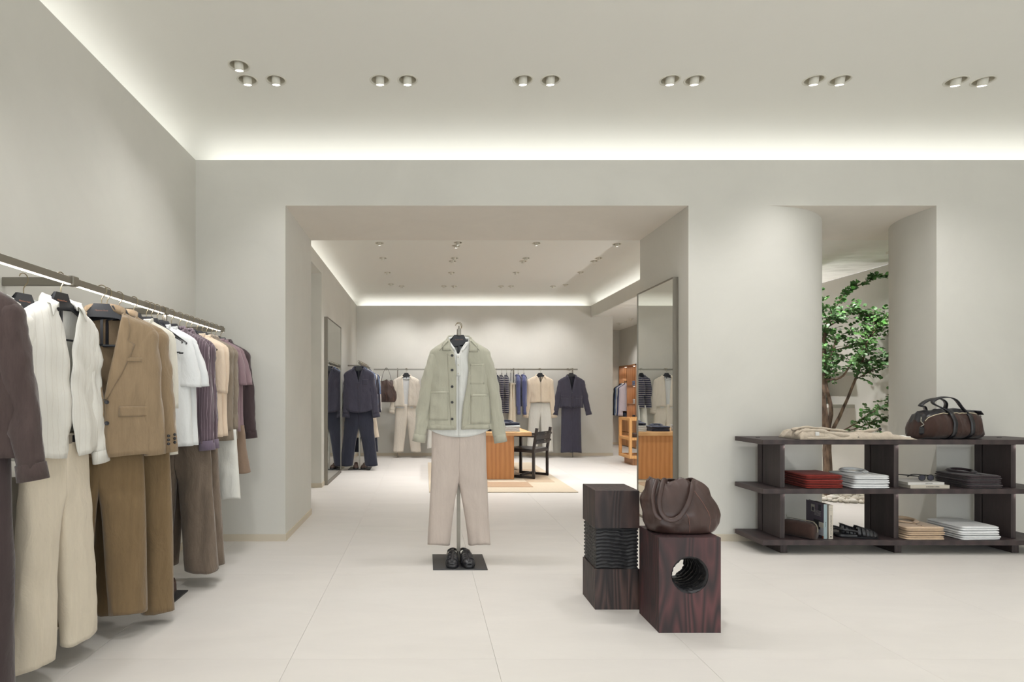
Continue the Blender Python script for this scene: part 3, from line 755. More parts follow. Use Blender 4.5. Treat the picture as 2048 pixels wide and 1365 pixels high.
trousers('linen_trousers','pale stone linen trousers hanging below the sage overshirt',(CX,CY+.005),0,F_STONE,4,1.02,.585,.135,.19,.2,.22,.068,.05,.007,1.2,hx=.0)
def make_sandal(side,mat=L_BLACK):
    root=empty('fisherman_sandal',(0,0,0))
    # outline of sole, toe to -y
    out=[(0,-.142),(.022,-.137),(.037,-.118),(.044,-.088),(.044,-.05),(.037,-.01),(.031,.03),(.033,.07),(.034,.105),(.024,.132),(0,.142)]
    L=catmull([(a,b,0) for a,b in out],4); R=[(-a*(.92 if b<0 else 1)-.004*(b<0),b,c) for a,b,c in L[::-1]][1:-1]
    P=[(p[0]*side,p[1]) for p in L+R]
    MB().loft([[(x*s,y*s,z) for x,y in P] for s,z in ((.97,0),(1,.004),(1,.02),(.97,.024))]).obj('sole',mat,root,True)
    w=keyf([(b,a) for a,b in out])
    def hgt(y): return float(np.interp(y,[-.14,-.12,-.09,-.05,0,.05],[.028,.044,.058,.068,.085,.092]))
    def arch(y0,y1,s=1.0,n=14,th=.004,a0=0,a1=PI,cut=0):
        mb=MB(); rings=[]
        for y in np.linspace(y0,y1,5):
            W=float(w(y)[0])*1.03*s; H=hgt(y)*s-.01
            rings.append([(side*(W*spow(math.cos(a),.75)),y,.012+H*spow(math.sin(a),.75)) for a in np.linspace(a0,a1,n)])
        mb.loft(rings,False); return mb
    o=arch(-.138,-.098).obj('toe_cap',mat,root,True); o.modifiers.new('t','SOLIDIFY').thickness=.004
    rr=[]
    MB().add([(-.004,-.139,.02),(.004,-.139,.02),(.004,-.139,.03),(-.004,-.139,.03)],[(0,1,2,3)])
    for y in (-.094,-.070,-.044,-.016):
        o=arch(y-.0,y+.0232,1.02).obj('cross_strap',mat,root,True); o.modifiers.new('t','SOLIDIFY').thickness=.004
    MB().loft([[(x*.9,y*.93,.0245) for x,y in P],[(x*.86,y*.9,.0255) for x,y in P]]).obj('insole',mat,root,True)
    MB().strap([(0,y,hgt(y)+.006) for y in np.linspace(-.13,.015,10)],(.02,0,0),.004).obj('centre_strap',mat,root,True)
    pts=[(side*.036,-.02,.04),(side*.037,.03,.055),(side*.034,.09,.06),(0,.135,.064),(-side*.034,.09,.06),(-side*.037,.03,.055),(-side*.036,-.02,.04)]
    MB().strap(catmull(pts,4),(0,0,.017),.004).obj('ankle_strap',mat,root,True)
    MB().loft([[(a*side*.86*s,b*.9*s,.0245+.0*s) for a,b in out]+[(-a*side*.8*s,b*.9*s,.0245) for a,b in out[::-1][1:-1]] for s in (1,)],True,True,True) if False else None
    fixn(MB().box(side*.036-.006,side*.036+.006,.0,.014,.045,.068,.002).obj('buckle',STEELL,root))
    return root
sL=make_sandal(-1); sL.location=(CX-.047,4.085,.006); sL.rotation_euler=(0,0,-.08); tag(sL,'left black leather fisherman sandal on the central stand plate','sandal','black fisherman sandals on the stand plate')
sR=make_sandal(1); sR.location=(CX+.05,4.085,.006); sR.rotation_euler=(0,0,.1); tag(sR,'right black leather fisherman sandal on the central stand plate','sandal','black fisherman sandals on the stand plate')

# ---------------------------------------------------------------- left rack
RX,RZ=-1.57,1.707
rk=empty('clothes_rail',(RX,0,0),0,'long bronze wall rail with light strip along the left wall','clothes rail')
MB().box(-.012,.012,.9,4.48,RZ-.017,RZ+.013,.002).obj('rail_tube',STEEL,rk)
MB().box(-.006,.006,.9,4.47,RZ-.021,RZ-.017).obj('light_strip',LED,rk)
for y in (1.6,2.56,3.47,4.42):
    fixn(MB().box(-.31,.0,y-.008,y+.008,RZ-.022,RZ+.016,.002).obj('wall_bracket',STEEL,rk)); MB().box(-.018,.018,y-.022,y+.022,RZ-.024,RZ+.02,.003).obj('clamp',STEEL,rk)
area('rail_light',(RX,2.7,RZ-.026),(0,0,0),.012,3.4,5,LIGHTCOL)
fixn(MB().box(-.16,.125,3.19,3.51,0,.008,.001).obj('base_plate',BLACKM,rk)); MB().box(-.012,.012,3.46,3.475,.008,RZ-.02).obj('pole',STEEL,rk)
ZP=1.64
def hg(x,y,rz,lab,det=True,z=ZP): return hanger(x,y,z,rz,lab,'hangers on the left rail',det)
LR=RX
# 1 dark brown outfit, nearest
hg(LR-.05,1.95,math.radians(16),'black hanger holding the dark brown overshirt nearest the viewer',False)
top_garment('overshirt','dark brown wool overshirt at the near end of the left rail','overshirt',(LR-.06,1.95),math.radians(16),F_DKBROWN,11,.222,.085,.235,1.6,1.52,.98,'overshirt',.575,.085,.06,.01,open_to=1.36,btn=BTN,left_out=.1)
trousers('wool_trousers','dark brown wool trousers below the near dark brown overshirt',(LR-.07,1.97),math.radians(14),F_DKBROWN2,12,1.02,.64,.08,.19,.2,.2,.04,.06,.008,1.0)
# A white shirt behind, close to the wall
hg(-1.745,2.5,math.radians(78),'black hanger in the white shirt closest to the wall')
top_garment('linen_shirt','white linen shirt hanging close to the wall behind the striped white shirt','shirt',(-1.755,2.52),math.radians(80),F_WHITE,14,.17,.075,.17,1.6,1.53,.95,'shirt',.58,.01,.04,.006,open_to=1.35,btn=BTNL)
# B white striped shirt
tb=math.radians(84)
def bop(z):
    w=float(np.interp(z,[.93,1.0,1.08,1.2,1.3,1.45,1.6],[.045,.022,.0005,.0005,.003,.024,.074])); return -w-.002,w
hg(-1.57,2.48,tb,'black hanger in the striped white linen shirt on the left rail')
top_garment('linen_shirt','open white linen shirt with faint stripes over the cream trousers','shirt',(-1.575,2.48),tb,F_WSTRIPE,15,.215,.082,.215,1.60,1.525,.93,'shirt',.60,.07,.045,.011,opn=bop,btn=False,hemd=.056,curved=.03)
trousers('cream_trousers','cream wide-leg trousers with black belt below the striped white shirt',(-1.58,2.47),tb,F_CREAM,16,1.03,.70,.10,.18,.195,.225,.035,.05,.007,1.2,belt=L_BLACK)
# 3 blazers
def blazer(name,label,x,y,rz,seed,mat=F_TAN,**kw):
    def op(z): 
        k=max(0,min(1,(z-1.17)/.42)); 
        lo=max(0,(1.02-z)/.12); w=.001+.072*k**.9+.02*max(0,lo)**2; return -w,w
    r,cl=top_garment(name,label,'blazer',(x,y),rz,mat,seed,.225,.08,.235,1.6,1.53,.905,'blazer',.63,.05,.066,.007,opn=op,sw=.078)
    for sd in(-1,1):
        rows=[(1.18,0,.012),(1.30,.020,.075),(1.40,.040,.118),(1.452,.050,.134),(1.455,.052,.098),(1.47,.054,.105),(1.53,.064,.112),(1.585,.075,.098)]
        rows=[(z,a,b) for z,a,b in rows]
        if sd<0: rows=[(z,-b,-a) for z,a,b in rows]
        patch('lapel',cl,r,mat,rows,.007,.003,6,26)
        patch('pocket_flap',cl,r,mat,[(1.095,sd*.13-.07,sd*.13+.07),(1.145,sd*.13-.068,sd*.13+.068)],.008,.003)
    patch('breast_pocket',cl,r,mat,[(1.36,.07,.16),(1.38,.072,.162)],.006,.003)
    for z in (1.165,1.065): button(cl,r,BTN,.012,z,.01,.008)
    MB().strap(catmull([(-.08,-.035,1.56),(-.086,0,1.6),(-.05,.035,1.622),(0,.042,1.626),(.05,.035,1.622),(.086,0,1.6),(.08,-.035,1.56)],5),(0,.012,.045),.004).obj('collar',mat,r,True)
    for z in (.955,.975,.995):
        for sd in (1,): 
            n=12; c=Vector((.272+.008,-.052,z)); MB().loft([[(c.x+rr*math.cos(2*PI*k/n),c.y+yy,c.z+rr*math.sin(2*PI*k/n)) for k in range(n)] for rr,yy in ((.0075,.006),(.0075,0),(.005,-.002))]).obj('button',BTN,r,True)
    return r,cl
hg(LR+.01,2.775,math.radians(20),'black branded hanger in the front tan blazer'); 
blazer('tan_blazer','tan linen blazer with notch lapels, front one on the left rail',LR+.02,2.785,math.radians(26),17)
trousers('tan_trousers','tan linen trousers below the front tan blazer',(LR-.02,2.80),math.radians(30),F_TAN2,18,1.03,.7,.12,.19,.205,.215,.045,.055,.006,1.1)
hg(LR,2.95,math.radians(5),'black hanger in the rear tan blazer',False)
blazer('tan_blazer','second tan linen blazer directly behind the front one',LR-.0,2.955,math.radians(10),27)
trousers('tan_trousers','second pair of tan linen trousers, hems above the floor plate',(LR+.03,3.02),math.radians(4),F_TAN2,28,1.03,.7,.06,.185,.2,.215,.05,.05,.006,1.0)
# shoes on the plate
L_COCO=leather('brown_suede_shoe',(72,54,46),.7,200.)
def loafer(x,y,z,rz,label,mat=L_COCO,group=None):
    root=empty('loafer',(x,y,z),rz,label,'shoe',group)
    out=[(0,-.14),(.022,-.135),(.037,-.112),(.043,-.08),(.041,-.04),(.034,0),(.031,.05),(.033,.1),(.024,.13),(0,.14)]
    L=catmull([(a,b,0) for a,b in out],4); P=[(p[0],p[1]) for p in L]+[(-p[0],p[1]) for p in L[::-1][1:-1]]
    MB().loft([[(a*s,b*s,zz) for a,b in P] for s,zz in ((1,0),(1.03,.004),(1.03,.016),(1,.018))]).obj('sole',L_BLACK,root,True)
    rings=[]
    for zz,s in ((.018,1.0),(.035,1.0),(.05,.9),(.06,.72)):
        rings.append([(a*s,(b*(1 if b>0 else s)+(0.0 if b>0 else .0)),zz+(.02 if b>0 else 0)*((zz-.018)/.04)) for a,b in P])
    rings.append([(a*.35,b*.8 if b>0 else b*.25,.07 if b<0 else .05) for a,b in P])
    MB().loft(rings,True,False,True).obj('upper',mat,root,True)
    return root
loafer(LR-.03,3.33,.008,-.1,'left dark brown suede loafer on the rail floor plate',group='brown loafers on the floor plate'); loafer(LR+.065,3.36,.008,.25,'right dark brown suede loafer on the rail floor plate',group='brown loafers on the floor plate')
# the rest of the rail
def R_(deg): return math.radians(deg)
hg(LR,2.84,R_(0),'empty black hanger between the two tan blazers',False)
hg(LR,3.1,R_(0),'black hanger in the long ivory knit top',False)
top_garment('knit_sweater','long ivory knit top hanging behind the tan blazers','top',(LR,3.12),R_(-3),F_KNIT,21,.215,.085,.235,1.6,1.53,.875,'tee',.40,.03,.05,.005,sw=.07)
hg(LR,3.24,R_(0),'bare black hanger arm between the ivory knit and the white T-shirts',False)
hg(LR,3.30,R_(0),'black hanger in the nearer white T-shirt',False)
top_garment('t_shirt','white cotton T-shirt with wide sleeve, nearer of the two','t-shirt',(LR,3.33),R_(2),F_TEE,22,.215,.085,.225,1.595,1.525,.9,'tee',.28,.055,.055,.007,sw=.088,group='white T-shirts on the left rail')
hg(LR,3.37,R_(0),'black hanger in the farther white T-shirt',False)
top_garment('t_shirt','second white cotton T-shirt directly behind the nearer one','t-shirt',(LR,3.43),R_(-4),F_TEE,23,.215,.085,.225,1.595,1.525,.9,'tee',.28,.06,.05,.007,sw=.086,group='white T-shirts on the left rail')
hg(LR,3.44,R_(0),'bare black hanger just in front of the striped plum shirts',False)
for k,(y,l) in enumerate(((3.57,'nearer'),(3.69,'farther'))):
    hg(LR,y-.01,R_(0),'black hanger in the %s striped plum shirt'%l,False)
    top_garment('striped_shirt','%s of two plum pinstriped long-sleeve shirts on the left rail'%l,'shirt',(LR,y),R_(2-3*k),F_PURPLE,24+k,.215,.08,.225,1.6,1.53,.90,'shirt',.63,.045,.055,.009,cuffm=F_PLUMCUFF,group='plum striped shirts')
    trousers('brown_trousers','brown linen trousers under the %s plum striped shirt'%l,(LR+.02,y+.03),R_(0),F_BROWN,26+k,.99,.68,.10,.2,.215,.255,.05,.055,.01,1.0,crease=False,group='brown linen trousers')
for k,(y,l) in enumerate(((3.86,'nearer'),(3.96,'farther'))):
    hg(LR,y,R_(0),'black hanger in the %s peach T-shirt'%l,False)
    top_garment('t_shirt','%s of two peach cotton T-shirts on the left rail'%l,'t-shirt',(LR,y),R_(0),F_PEACH,31+k,.215,.085,.215,1.6,1.53,.92,'tee',.31,.005,.045,.005,sw=.072,group='peach T-shirts')
hg(LR,3.78,R_(0),'bare black hanger in front of the peach T-shirts',False)
for k,(y,l) in enumerate(((4.05,'nearer'),(4.13,'farther'))):
    hg(LR,y,R_(0),'black hanger in the %s taupe overshirt'%l,False)
    top_garment('linen_overshirt','%s of two taupe linen overshirts on the left rail'%l,'overshirt',(LR,y),R_(0),F_TAUPE,33+k,.218,.08,.225,1.6,1.53,.88,'overshirt',.58,.0,.05,.007,cufft=False,group='taupe linen overshirts')
trousers('white_trousers','white cotton trousers folded short below the taupe overshirts',(LR+.02,4.1),R_(0),F_WTR,35,.95,.8,.46,.2,.21,.235,.09,.035,.004,.8,crease=False)
for k,(y,l) in enumerate(((4.23,'nearer'),(4.31,'farther'))):
    hg(LR,y,R_(0),'black hanger in the %s mauve T-shirt'%l,False)
    top_garment('t_shirt','%s of two mauve cotton T-shirts near the rail end'%l,'t-shirt',(LR,y),R_(0),F_MAUVE,36+k,.215,.085,.215,1.6,1.53,.93,'tee',.26,.055,.045,.005,sw=.072,group='mauve T-shirts')
trousers('brown_shorts','brown linen shorts below the mauve T-shirts',(LR+.015,4.3),R_(0),F_SHORT,38,.97,.8,.62,.2,.215,.25,.03,.045,.006,.8,cat='shorts',crease=False)
hg(LR,4.42,R_(0),'black hanger in the chocolate shirt at the rail end',False)
top_garment('long_sleeve_shirt','chocolate brown long-sleeve shirt at the far end of the left rail','shirt',(LR,4.42),R_(0),F_CHOC,39,.215,.08,.22,1.6,1.53,.92,'shirt',.62,.065,.05,.008)
# ================================================================ pedestals
def charred(name,base,red,gr=(3,3,26),redamt=.5):
    m,t,b=nt(name)
    v=coords(t,gr); n0=N(t,'ShaderNodeTexNoise',Scale=.55,Detail=2.0,Roughness=.45); t.links.new(v,n0.inputs['Vector'])
    ml=N(t,'ShaderNodeMath'); ml.operation='MULTIPLY'; ml.inputs[1].default_value=19.; t.links.new(n0.outputs[0],ml.inputs[0])
    w=N(t,'ShaderNodeMath'); w.operation='PINGPONG'; w.inputs[1].default_value=.5; t.links.new(ml.outputs[0],w.inputs[0])
    n=N(t,'ShaderNodeTexNoise',Scale=2.2,Detail=3.0); t.links.new(coords(t,(2,2,1)),n.inputs['Vector'])
    mx=N(t,'ShaderNodeMath'); mx.operation='MULTIPLY'; t.links.new(w.outputs[0],mx.inputs[0]); t.links.new(ramp(t,n.outputs[0],[(.35,(.35,.35,.35)),(.7,(1,1,1))]),mx.inputs[1])
    t.links.new(ramp(t,mx.outputs[0],[(.03,lin(base)),(.42,lin(red))]),b.inputs['Base Color']); b.inputs['Roughness'].default_value=.6
    bump(t,b,w.outputs[0],.5,.004)
    c=N(t,'ShaderNodeTexNoise',Scale=30.0,Detail=4.0); t.links.new(coords(t,(1,1,.12)),c.inputs['Vector']); bump(t,b,c.outputs[0],.35,.003)
    return m
CH1=charred('charred_timber',(42,36,37),(88,68,64),(9,9,1.1)); CH2=charred('red_charred_timber',(46,36,38),(92,56,58),(9,9,1.2))
BLK=plain('burnt_black',(34,34,37),.45)
def boxring(x0,x1,y0,y1,n):
    P=[]
    for a,b in (((x0,y0),(x1,y0)),((x1,y0),(x1,y1)),((x1,y1),(x0,y1)),((x0,y1),(x0,y0))):
        for k in range(n): t=k/n; P.append((a[0]+(b[0]-a[0])*t,a[1]+(b[1]-a[1])*t))
    return P
def carved(P,z,cx,cy,amp,seed,fz=62):
    o=[]
    for x,y in P:
        wob=.6*noise.noise((x*7,y*7,seed))+.3*noise.noise((x*26,y*26,z*9+seed))
        r=abs(math.sin((z*fz+wob*2.4)*PI/2*1.0)); d=.006+amp*(1-r)**1.1+.002*noise.noise((x*60,y*60,z*60))
        L=math.hypot(x-cx,y-cy); o.append((x-(x-cx)*d/L*1.2,y-(y-cy)*d/L*1.2,z))
    return o
p1=empty('carved_pedestal',(1.073,3.334,0),0,'taller charred timber pedestal with a black carved ribbed band','pedestal')
w,d=.124,.125
P=boxring(-w,w,-d,d,6)
MB().loft([[(x,y,z) for x,y in P] for z in (0,.225)]).obj('lower_block',CH1,p1); MB().loft([[(x*s,y*s,z) for x,y in P] for z,s in ((.455,1),(.661,1),(.664,.99))]).obj('upper_block',CH1,p1)
Pf=boxring(-w,w,-d,d,44)
MB().loft([carved(Pf,z,0,0,.008,3.,100) for z in np.linspace(.221,.459,110)]).obj('carved_band',BLK,p1,True)
for x in (-.062,.055): MB().box(x-.0015,x+.0015,-d-.0006,-d+.004,.0,.2).obj('drying_crack',BLK,p1)
p2=empty('carved_pedestal',(1.333,3.026,0),0,'shorter reddish charred timber block with a round carved hole','pedestal')
w2,d2,h2=.156,.132,.48; hx,hz,hr=-.0,.288,.094
hx=(1380-850)*2.893/1150-1.333; hz=1.2-(1151-790)*2.893/1150
bm=bmesh.new()
def faceplate(y,flip):
    n=64; ci=[bm.verts.new((hx+hr*math.cos(2*PI*k/n),y,hz+hr*math.sin(2*PI*k/n))) for k in range(n)]
    sq=[]
    for k in range(n):
        a=2*PI*k/n; c,s=math.cos(a),math.sin(a)
        tx=((w2-hx) if c>0 else (w2+hx))/max(1e-6,abs(c)); tz=((h2-hz) if s>0 else hz)/max(1e-6,abs(s)); t_=min(tx,tz)
        sq.append(bm.verts.new((hx+c*t_,y,hz+s*t_)))
    co=[bm.verts.new(q) for q in ((w2,y,h2),(-w2,y,h2),(-w2,y,0),(w2,y,0))]
    for k in range(n):
        a,b=sq[k],sq[(k+1)%n]; f=[ci[k],a,b,ci[(k+1)%n]]; bm.faces.new(f if not flip else f[::-1])
        if abs(a.co.x-b.co.x)>1e-5 and abs(a.co.z-b.co.z)>1e-5:
            cc=min(co,key=lambda q:(q.co-a.co).length+(q.co-b.co).length); f=[a,cc,b]; bm.faces.new(f if not flip else f[::-1])
faceplate(-d2,False); faceplate(d2,True)
me=bpy.data.meshes.new('block'); 
for q in (((-w2,-d2,0),(-w2,d2,0),(-w2,d2,h2),(-w2,-d2,h2)),((w2,-d2,0),(w2,d2,0),(w2,d2,h2),(w2,-d2,h2)),((-w2,-d2,h2),(w2,-d2,h2),(w2,d2,h2),(-w2,d2,h2)),((-w2,-d2,0),(w2,-d2,0),(w2,d2,0),(-w2,d2,0))):
    bm.faces.new([bm.verts.new(v) for v in q])
bmesh.ops.remove_doubles(bm,verts=bm.verts,dist=1e-5); bmesh.ops.recalc_face_normals(bm,faces=bm.faces); bm.to_mesh(me); bm.free(); me.materials.append(CH2)
o=bpy.data.objects.new('block',me); COL.objects.link(o); o.parent=p2
rings=[]
for y in np.linspace(-d2+.0008,d2-.0008,60):
    r_=[]
    for k in range(110):
        a=2*PI*k/110; x,z=math.cos(a),math.sin(a)
        wob=1.1*noise.noise((x*1.6,z*1.6,4.))+.4*noise.noise((x*5,z*5,y*20))
        rr=hr*1.0-.003-.009*abs(math.sin((y*62+z*1.1+wob*1.4)*PI/2))**1.2+.003*noise.noise((x*9,z*9,y*50))
        if abs(y)>d2-.004: rr=hr-.001+.003*noise.noise((x*8,z*8,1.))
        r_.append((hx+rr*x,y,hz+rr*z))
    rings.append(r_)
MB().loft(rings,True,False,False).obj('carved_hole_lining',BLK,p2,True)

# tote on the short pedestal
def tote(name,label,loc,s=1.0,rz=0,mat=L_BROWN,hang=False):
    root=empty(name,loc,rz,label,'bag')
    rows=[(0,-.150,.165,.085,0),(.006,-.165,.178,.1,0),(.045,-.178,.198,.108,0),(.09,-.183,.205,.106,.0),(.125,-.198,.198,.1,.002),(.16,-.206,.178,.092,.004),(.195,-.19,.16,.08,.006),(.225,-.178,.15,.066,.01),(.25,-.17,.128,.05,.012),(.266,-.16,.10,.036,.014),(.27,-.152,.085,.03,.014)]
    n=56; rings=[]
    f=keyf([(r[0],)+r[1:] for r in rows])
    def pt(z,a,ins=1.0,dz=0):
        xl,xr,hd,yc=f(z,.004); cx=(xl+xr)/2; hw=(xr-xl)/2*ins; hd*=ins
        c,sn=math.cos(a),math.sin(a); fo=noise.noise((c*2.3,sn*2.3,z*7+2))*.020*min(1,z/.05)+noise.noise((c*5,sn*5,z*15+5))*.009*min(1,z/.04)
        fo2=(1-abs(noise.noise((c*3.1+z*6,sn*2,z*9)))*3)*.008*min(1,z/.05)
        x=cx+(hw+fo)*spow(c,.8); y=yc+(hd+fo+fo2)*spow(sn,.8)
        zz=z+.012*noise.noise((c*2,sn*2,7.))*min(1,z/.1)**2*2+dz
        return (x*s,y*s,zz*s)
    for z in np.linspace(0,.268,34): rings.append([pt(z,2*PI*k/n) for k in range(n)])
    for z,i in ((.262,.86),(.235,.84),(.18,.86),(.12,.9)): rings.append([pt(z,2*PI*k/n,i) for k in range(n)])
    MB().loft(rings,True,True,True).obj('bag_body',mat,root,True)
    def sp(x,z,o=.004):
        # front surface at x,z
        best=min((pt(z,a) for a in np.linspace(PI*1.02,PI*1.98,700)),key=lambda p:abs(p[0]-x*s)); return (best[0],best[1]-o,best[2])
    st=plain('contrast_stitch',(128,92,82),.7)
    for xs in ((-.02,.0,.01,.012),(.05,.095,.125,.118)):
        pts=[sp(x,z,.0015) for x,z in zip(np.interp(np.linspace(0,1,14),[0,.35,.7,1],xs[::-1]),np.linspace(.01,.215 if xs[0]>0 else .13,14))]
        MB().tube(pts,.0014,6).obj('stitched_seam',st,root,True)
    return root,sp,pt
tt,sp,pt=tote('leather_tote','dark brown slouchy leather tote bag with two loop handles on the short pedestal',(1.343,3.045,.482))
def loop(root,pts,w=.024,mat=L_BROWN,name='handle'):
    pts=catmull(pts,7); ws=[]
    for i in range(len(pts)):
        t=(Vector(pts[min(i+1,len(pts)-1)])-Vector(pts[max(i-1,0)])).normalized(); nn=Vector((0,-1,.25)).normalized(); ws.append(t.cross(nn).normalized()*w)
    mb=MB(); P=[Vector(p) for p in pts]; rings=[]
    for p,wv,i in zip(P,ws,range(len(P))):
        t=(P[min(i+1,len(P)-1)]-P[max(i-1,0)]).normalized(); nn=t.cross(wv).normalized()
        rings.append([tuple(p+wv*.5*math.cos(a)+nn*.004*math.sin(a)) for a in np.linspace(0,2*PI,10,endpoint=False)])
    return mb.loft(rings).obj(name,mat,root,True)
loop(tt,[(-.075,-.03,.262),(-.10,-.05,.272),(-.128,-.085,.225),(-.146,-.108,.17),(-.14,-.125,.115),(-.105,-.132,.083),(-.055,-.128,.095),(-.01,-.118,.15),(.02,-.1,.205),(.04,-.075,.25),(.06,-.04,.268)])
loop(tt,[(-.10,.0,.262),(-.13,-.03,.262),(-.165,-.075,.2),(-.172,-.1,.15),(-.168,-.115,.11),(-.14,-.122,.082)],.022)
# ================================================================ shelving unit
DW=wood('dark_stained_oak',(44,36,38),(66,54,54),(3,16,3),.5,2.5,.2); DWV=wood('dark_stained_oak_upright',(42,34,36),(66,56,56),(10,10,1.2),.55,3,.25)
sh=empty('display_shelf',(3.62,4.5,0),0,'long low dark oak shelving unit with two tiers against the back wall','shelving unit')
sx0,sx1=2.525-3.62,4.725-3.62; sy0,sy1=-.20,.187
for nm_,z in (('top_board',.863),('middle_board',.493),('bottom_board',.108)): fixn(MB().box(sx0,sx1,sy0,sy1,z-.036,z,.0025).obj(nm_,DW,sh))
for x in (2.698,3.563,4.455):
    xx=x-3.62
    for z0,z1 in ((.108,.457),(.493,.827)):
        fixn(MB().box(xx,xx+.037,-.13,.095,z0,z1,.002).obj('upright_panel',DWV,sh)); MB().box(xx,xx+.037,.107,.165,z0,z1,.002).obj('rear_post',DWV,sh)
        MB().box(xx+.04,xx+.052,-.128,-.122,z1-.006,z1).obj('shelf_light',LED,sh)
        spot((x+.05,4.36,z1-.01),(x-.01,4.365,z1-.2),.35,150,.9,.008,(1,.85,.8))
    fixn(MB().box(xx-.003,xx+.05,-.14,.15,0,.072,.002).obj('foot',DWV,sh))
for x in (2.62,4.52): MB().box(x-3.62-.014,x-3.62+.014,.02,.032,.863,.8665).obj('cable_cap',BLK,sh)
ST=.493; SBm=.108; STp=.863
def folded(w,d,h,mat,label,cat,loc,rz=0,seed=0,group=None,collar_=False,lobes=2,name='folded_shirt',top=None):
    root=empty(name,loc,rz,label,cat,group)
    n=56; rings=[]; lh=h/lobes
    def ring(z,ins):
        P=[]
        for k in range(n):
            a=2*PI*k/n; c,sn=spow(math.cos(a),.16),spow(math.sin(a),.16)
            # rounded fold on the front edge, looser at the back
            jx=.004*noise.noise((c*3,sn*3,seed+z*40)); P.append(((w/2-ins+jx)*c,(d/2-ins+jx)*sn,z+.003*noise.noise((c*2.5,sn*2.5,seed*3+z*30))*min(1,z/.005)))
        return P
    for l in range(lobes):
        for t_ in (0,.25,.5,.75,1):
            ins=.010*(1-math.sqrt(max(0,1-(2*t_-1)**2)))+(.002*math.sin(seed+l*2))
            rings.append(ring(l*lh+t_*lh*.985+.0003,ins))
    zt=h
    for s in (.8,.5,.2): 
        rings.append([(x*s,y*s,zt+.002+.003*noise.noise((x*s*14,y*s*14,seed))) for x,y,z in rings[-1] ] if s==.8 else [(x*s,y*s,zt+.003+.003*noise.noise((x*14,y*14,seed))) for x,y,z in rings[-1]])
    MB().loft(rings).obj('folded_body',mat,root,True)
    if collar_:
        C=catmull([(-.004,-d*.04,h+.005),(-.04,d*.02,h+.004),(-.068,d*.15,h+.006),(-.05,d*.30,h+.010),(0,d*.345,h+.012),(.05,d*.30,h+.010),(.068,d*.15,h+.006),(.04,d*.02,h+.004),(.004,-d*.04,h+.005)],5)
        rr=[]
        for i,q in enumerate(C):
            t_=abs(2*i/(len(C)-1)-1); ou=Vector((q[0],q[1]-d*.15,0)).normalized(); Q=Vector(q); up=.017*(1-.7*t_**3)
            rr.append([tuple(Q),tuple(Q+Vector((0,0,up*.9))+ou*.004),tuple(Q+Vector((0,0,up))+ou*.009),tuple(Q+Vector((0,0,up*.8))+ou*.018),tuple(Q+ou*(.030+.012*t_**4)+Vector((0,0,.003)))])
        o=MB().loft(rr,False).obj('collar',mat,root,True); o.modifiers.new('t','SOLIDIFY').thickness=.003
        MB().strap([(-.008,-d*.02,h+.004),(.0,-d*.2,h+.004),(.0,-d*.42,h+.003)],(.024,0,0),.003).obj('placket',mat,root,True)
        for yy in (-.08,-.22,-.36): 
            MB().cyl((-.002,d*yy),.0055,.005,h+.004,h+.0075,12).obj('button',BTN if mat is not F_WHITE2 else BTNL,root)
    return root
F_RED=fabric('brick_red_cotton',(122,44,38),.08,sheen=.1); F_WHITE2=fabric('white_poplin',(226,227,228),.03,sheen=.05); F_DKPL=fabric('aubergine_cotton',(54,44,48),.1); F_BEIGE=fabric('beige_cotton',(196,172,146),.05); F_NAVYF=fabric('navy_folded_knit',(38,42,58),.1)
ordn=['bottom','middle','top']
def stack(k,w,d,h,mat,what,cat,x,y,z,rz,seed,group,collar_=True,lobes=2,jx=.004):
    for i in range(k):
        folded(w*(1-.012*i),d*(1-.01*i),h,mat,'%s, %s of its stack'%(what,ordn[i] if k==3 else ('bottom','top')[i]),cat,(x+jx*math.sin(seed+i*2.3),y+.003*math.cos(i*2+seed),z+i*(h+.0045)),rz+.012*math.sin(i*3+seed),seed+i,group,collar_ and i==k-1,lobes)
stack(3,.29,.30,.0315,F_RED,'brick red folded trousers on the middle shelf','trousers',3.005,4.465,ST,0,1,'red folded trousers',False)
stack(3,.285,.30,.030,F_WHITE2,'white folded shirt beside the red trousers on the middle shelf','shirt',3.365,4.47,ST,0,5,'white folded shirts, middle shelf')
stack(3,.27,.30,.029,F_DKPL,'aubergine folded shirt right of the sunglasses','shirt',4.215,4.47,ST,0,9,'aubergine folded shirts')
stack(3,.30,.32,.029,F_BEIGE,'beige folded polo on the bottom shelf','shirt',3.765,4.47,SBm,0,12,'beige folded polos')
stack(3,.31,.32,.030,F_WHITE2,'white folded jeans on the bottom shelf','trousers',4.17,4.47,SBm,.03,15,'white folded jeans',False)
# books lying + glasses
PAGE=plain('book_pages',(214,208,196),.8); CRM=plain('cream_cover',(206,198,184),.6); WHC=plain('white_cover',(214,212,208),.5); INK=plain('print_ink',(70,66,64),.6)
def book_flat(label,x0,x1,y0,y1,z,h,cov,title,sz):
    root=empty('book',((x0+x1)/2,(y0+y1)/2,z),0,label,'book','lying books on the middle shelf'); w,d=(x1-x0)/2,(y1-y0)/2
    MB().box(-w,w,-d,d,0,.003).box(-w,w,-d,d,h-.003,h).box(-w,w,-d,-d+.003,.003,h-.003).obj('cover',cov,root)
    MB().box(-w+.003,w-.003,-d+.003,d-.004,.003,h-.003).obj('page_block',PAGE,root)
    text('spine_title',title,sz,INK,root,(.02,-d-.0008,h/2),(PI/2,0,0)); return root
book_flat('thick beige book with titled spine lying under the white book on the middle shelf',3.66,3.955,4.335,4.56,ST,.024,CRM,'A MODERN LIVING',.012)
book_flat('thin white book lying under the sunglasses on the middle shelf',3.65,3.925,4.345,4.56,ST+.0245,.020,WHC,'OPEN HOUSE',.009)
gl=empty('sunglasses',(3.845,4.41,ST+.0455),0,'black rounded sunglasses lying on the white book','sunglasses')
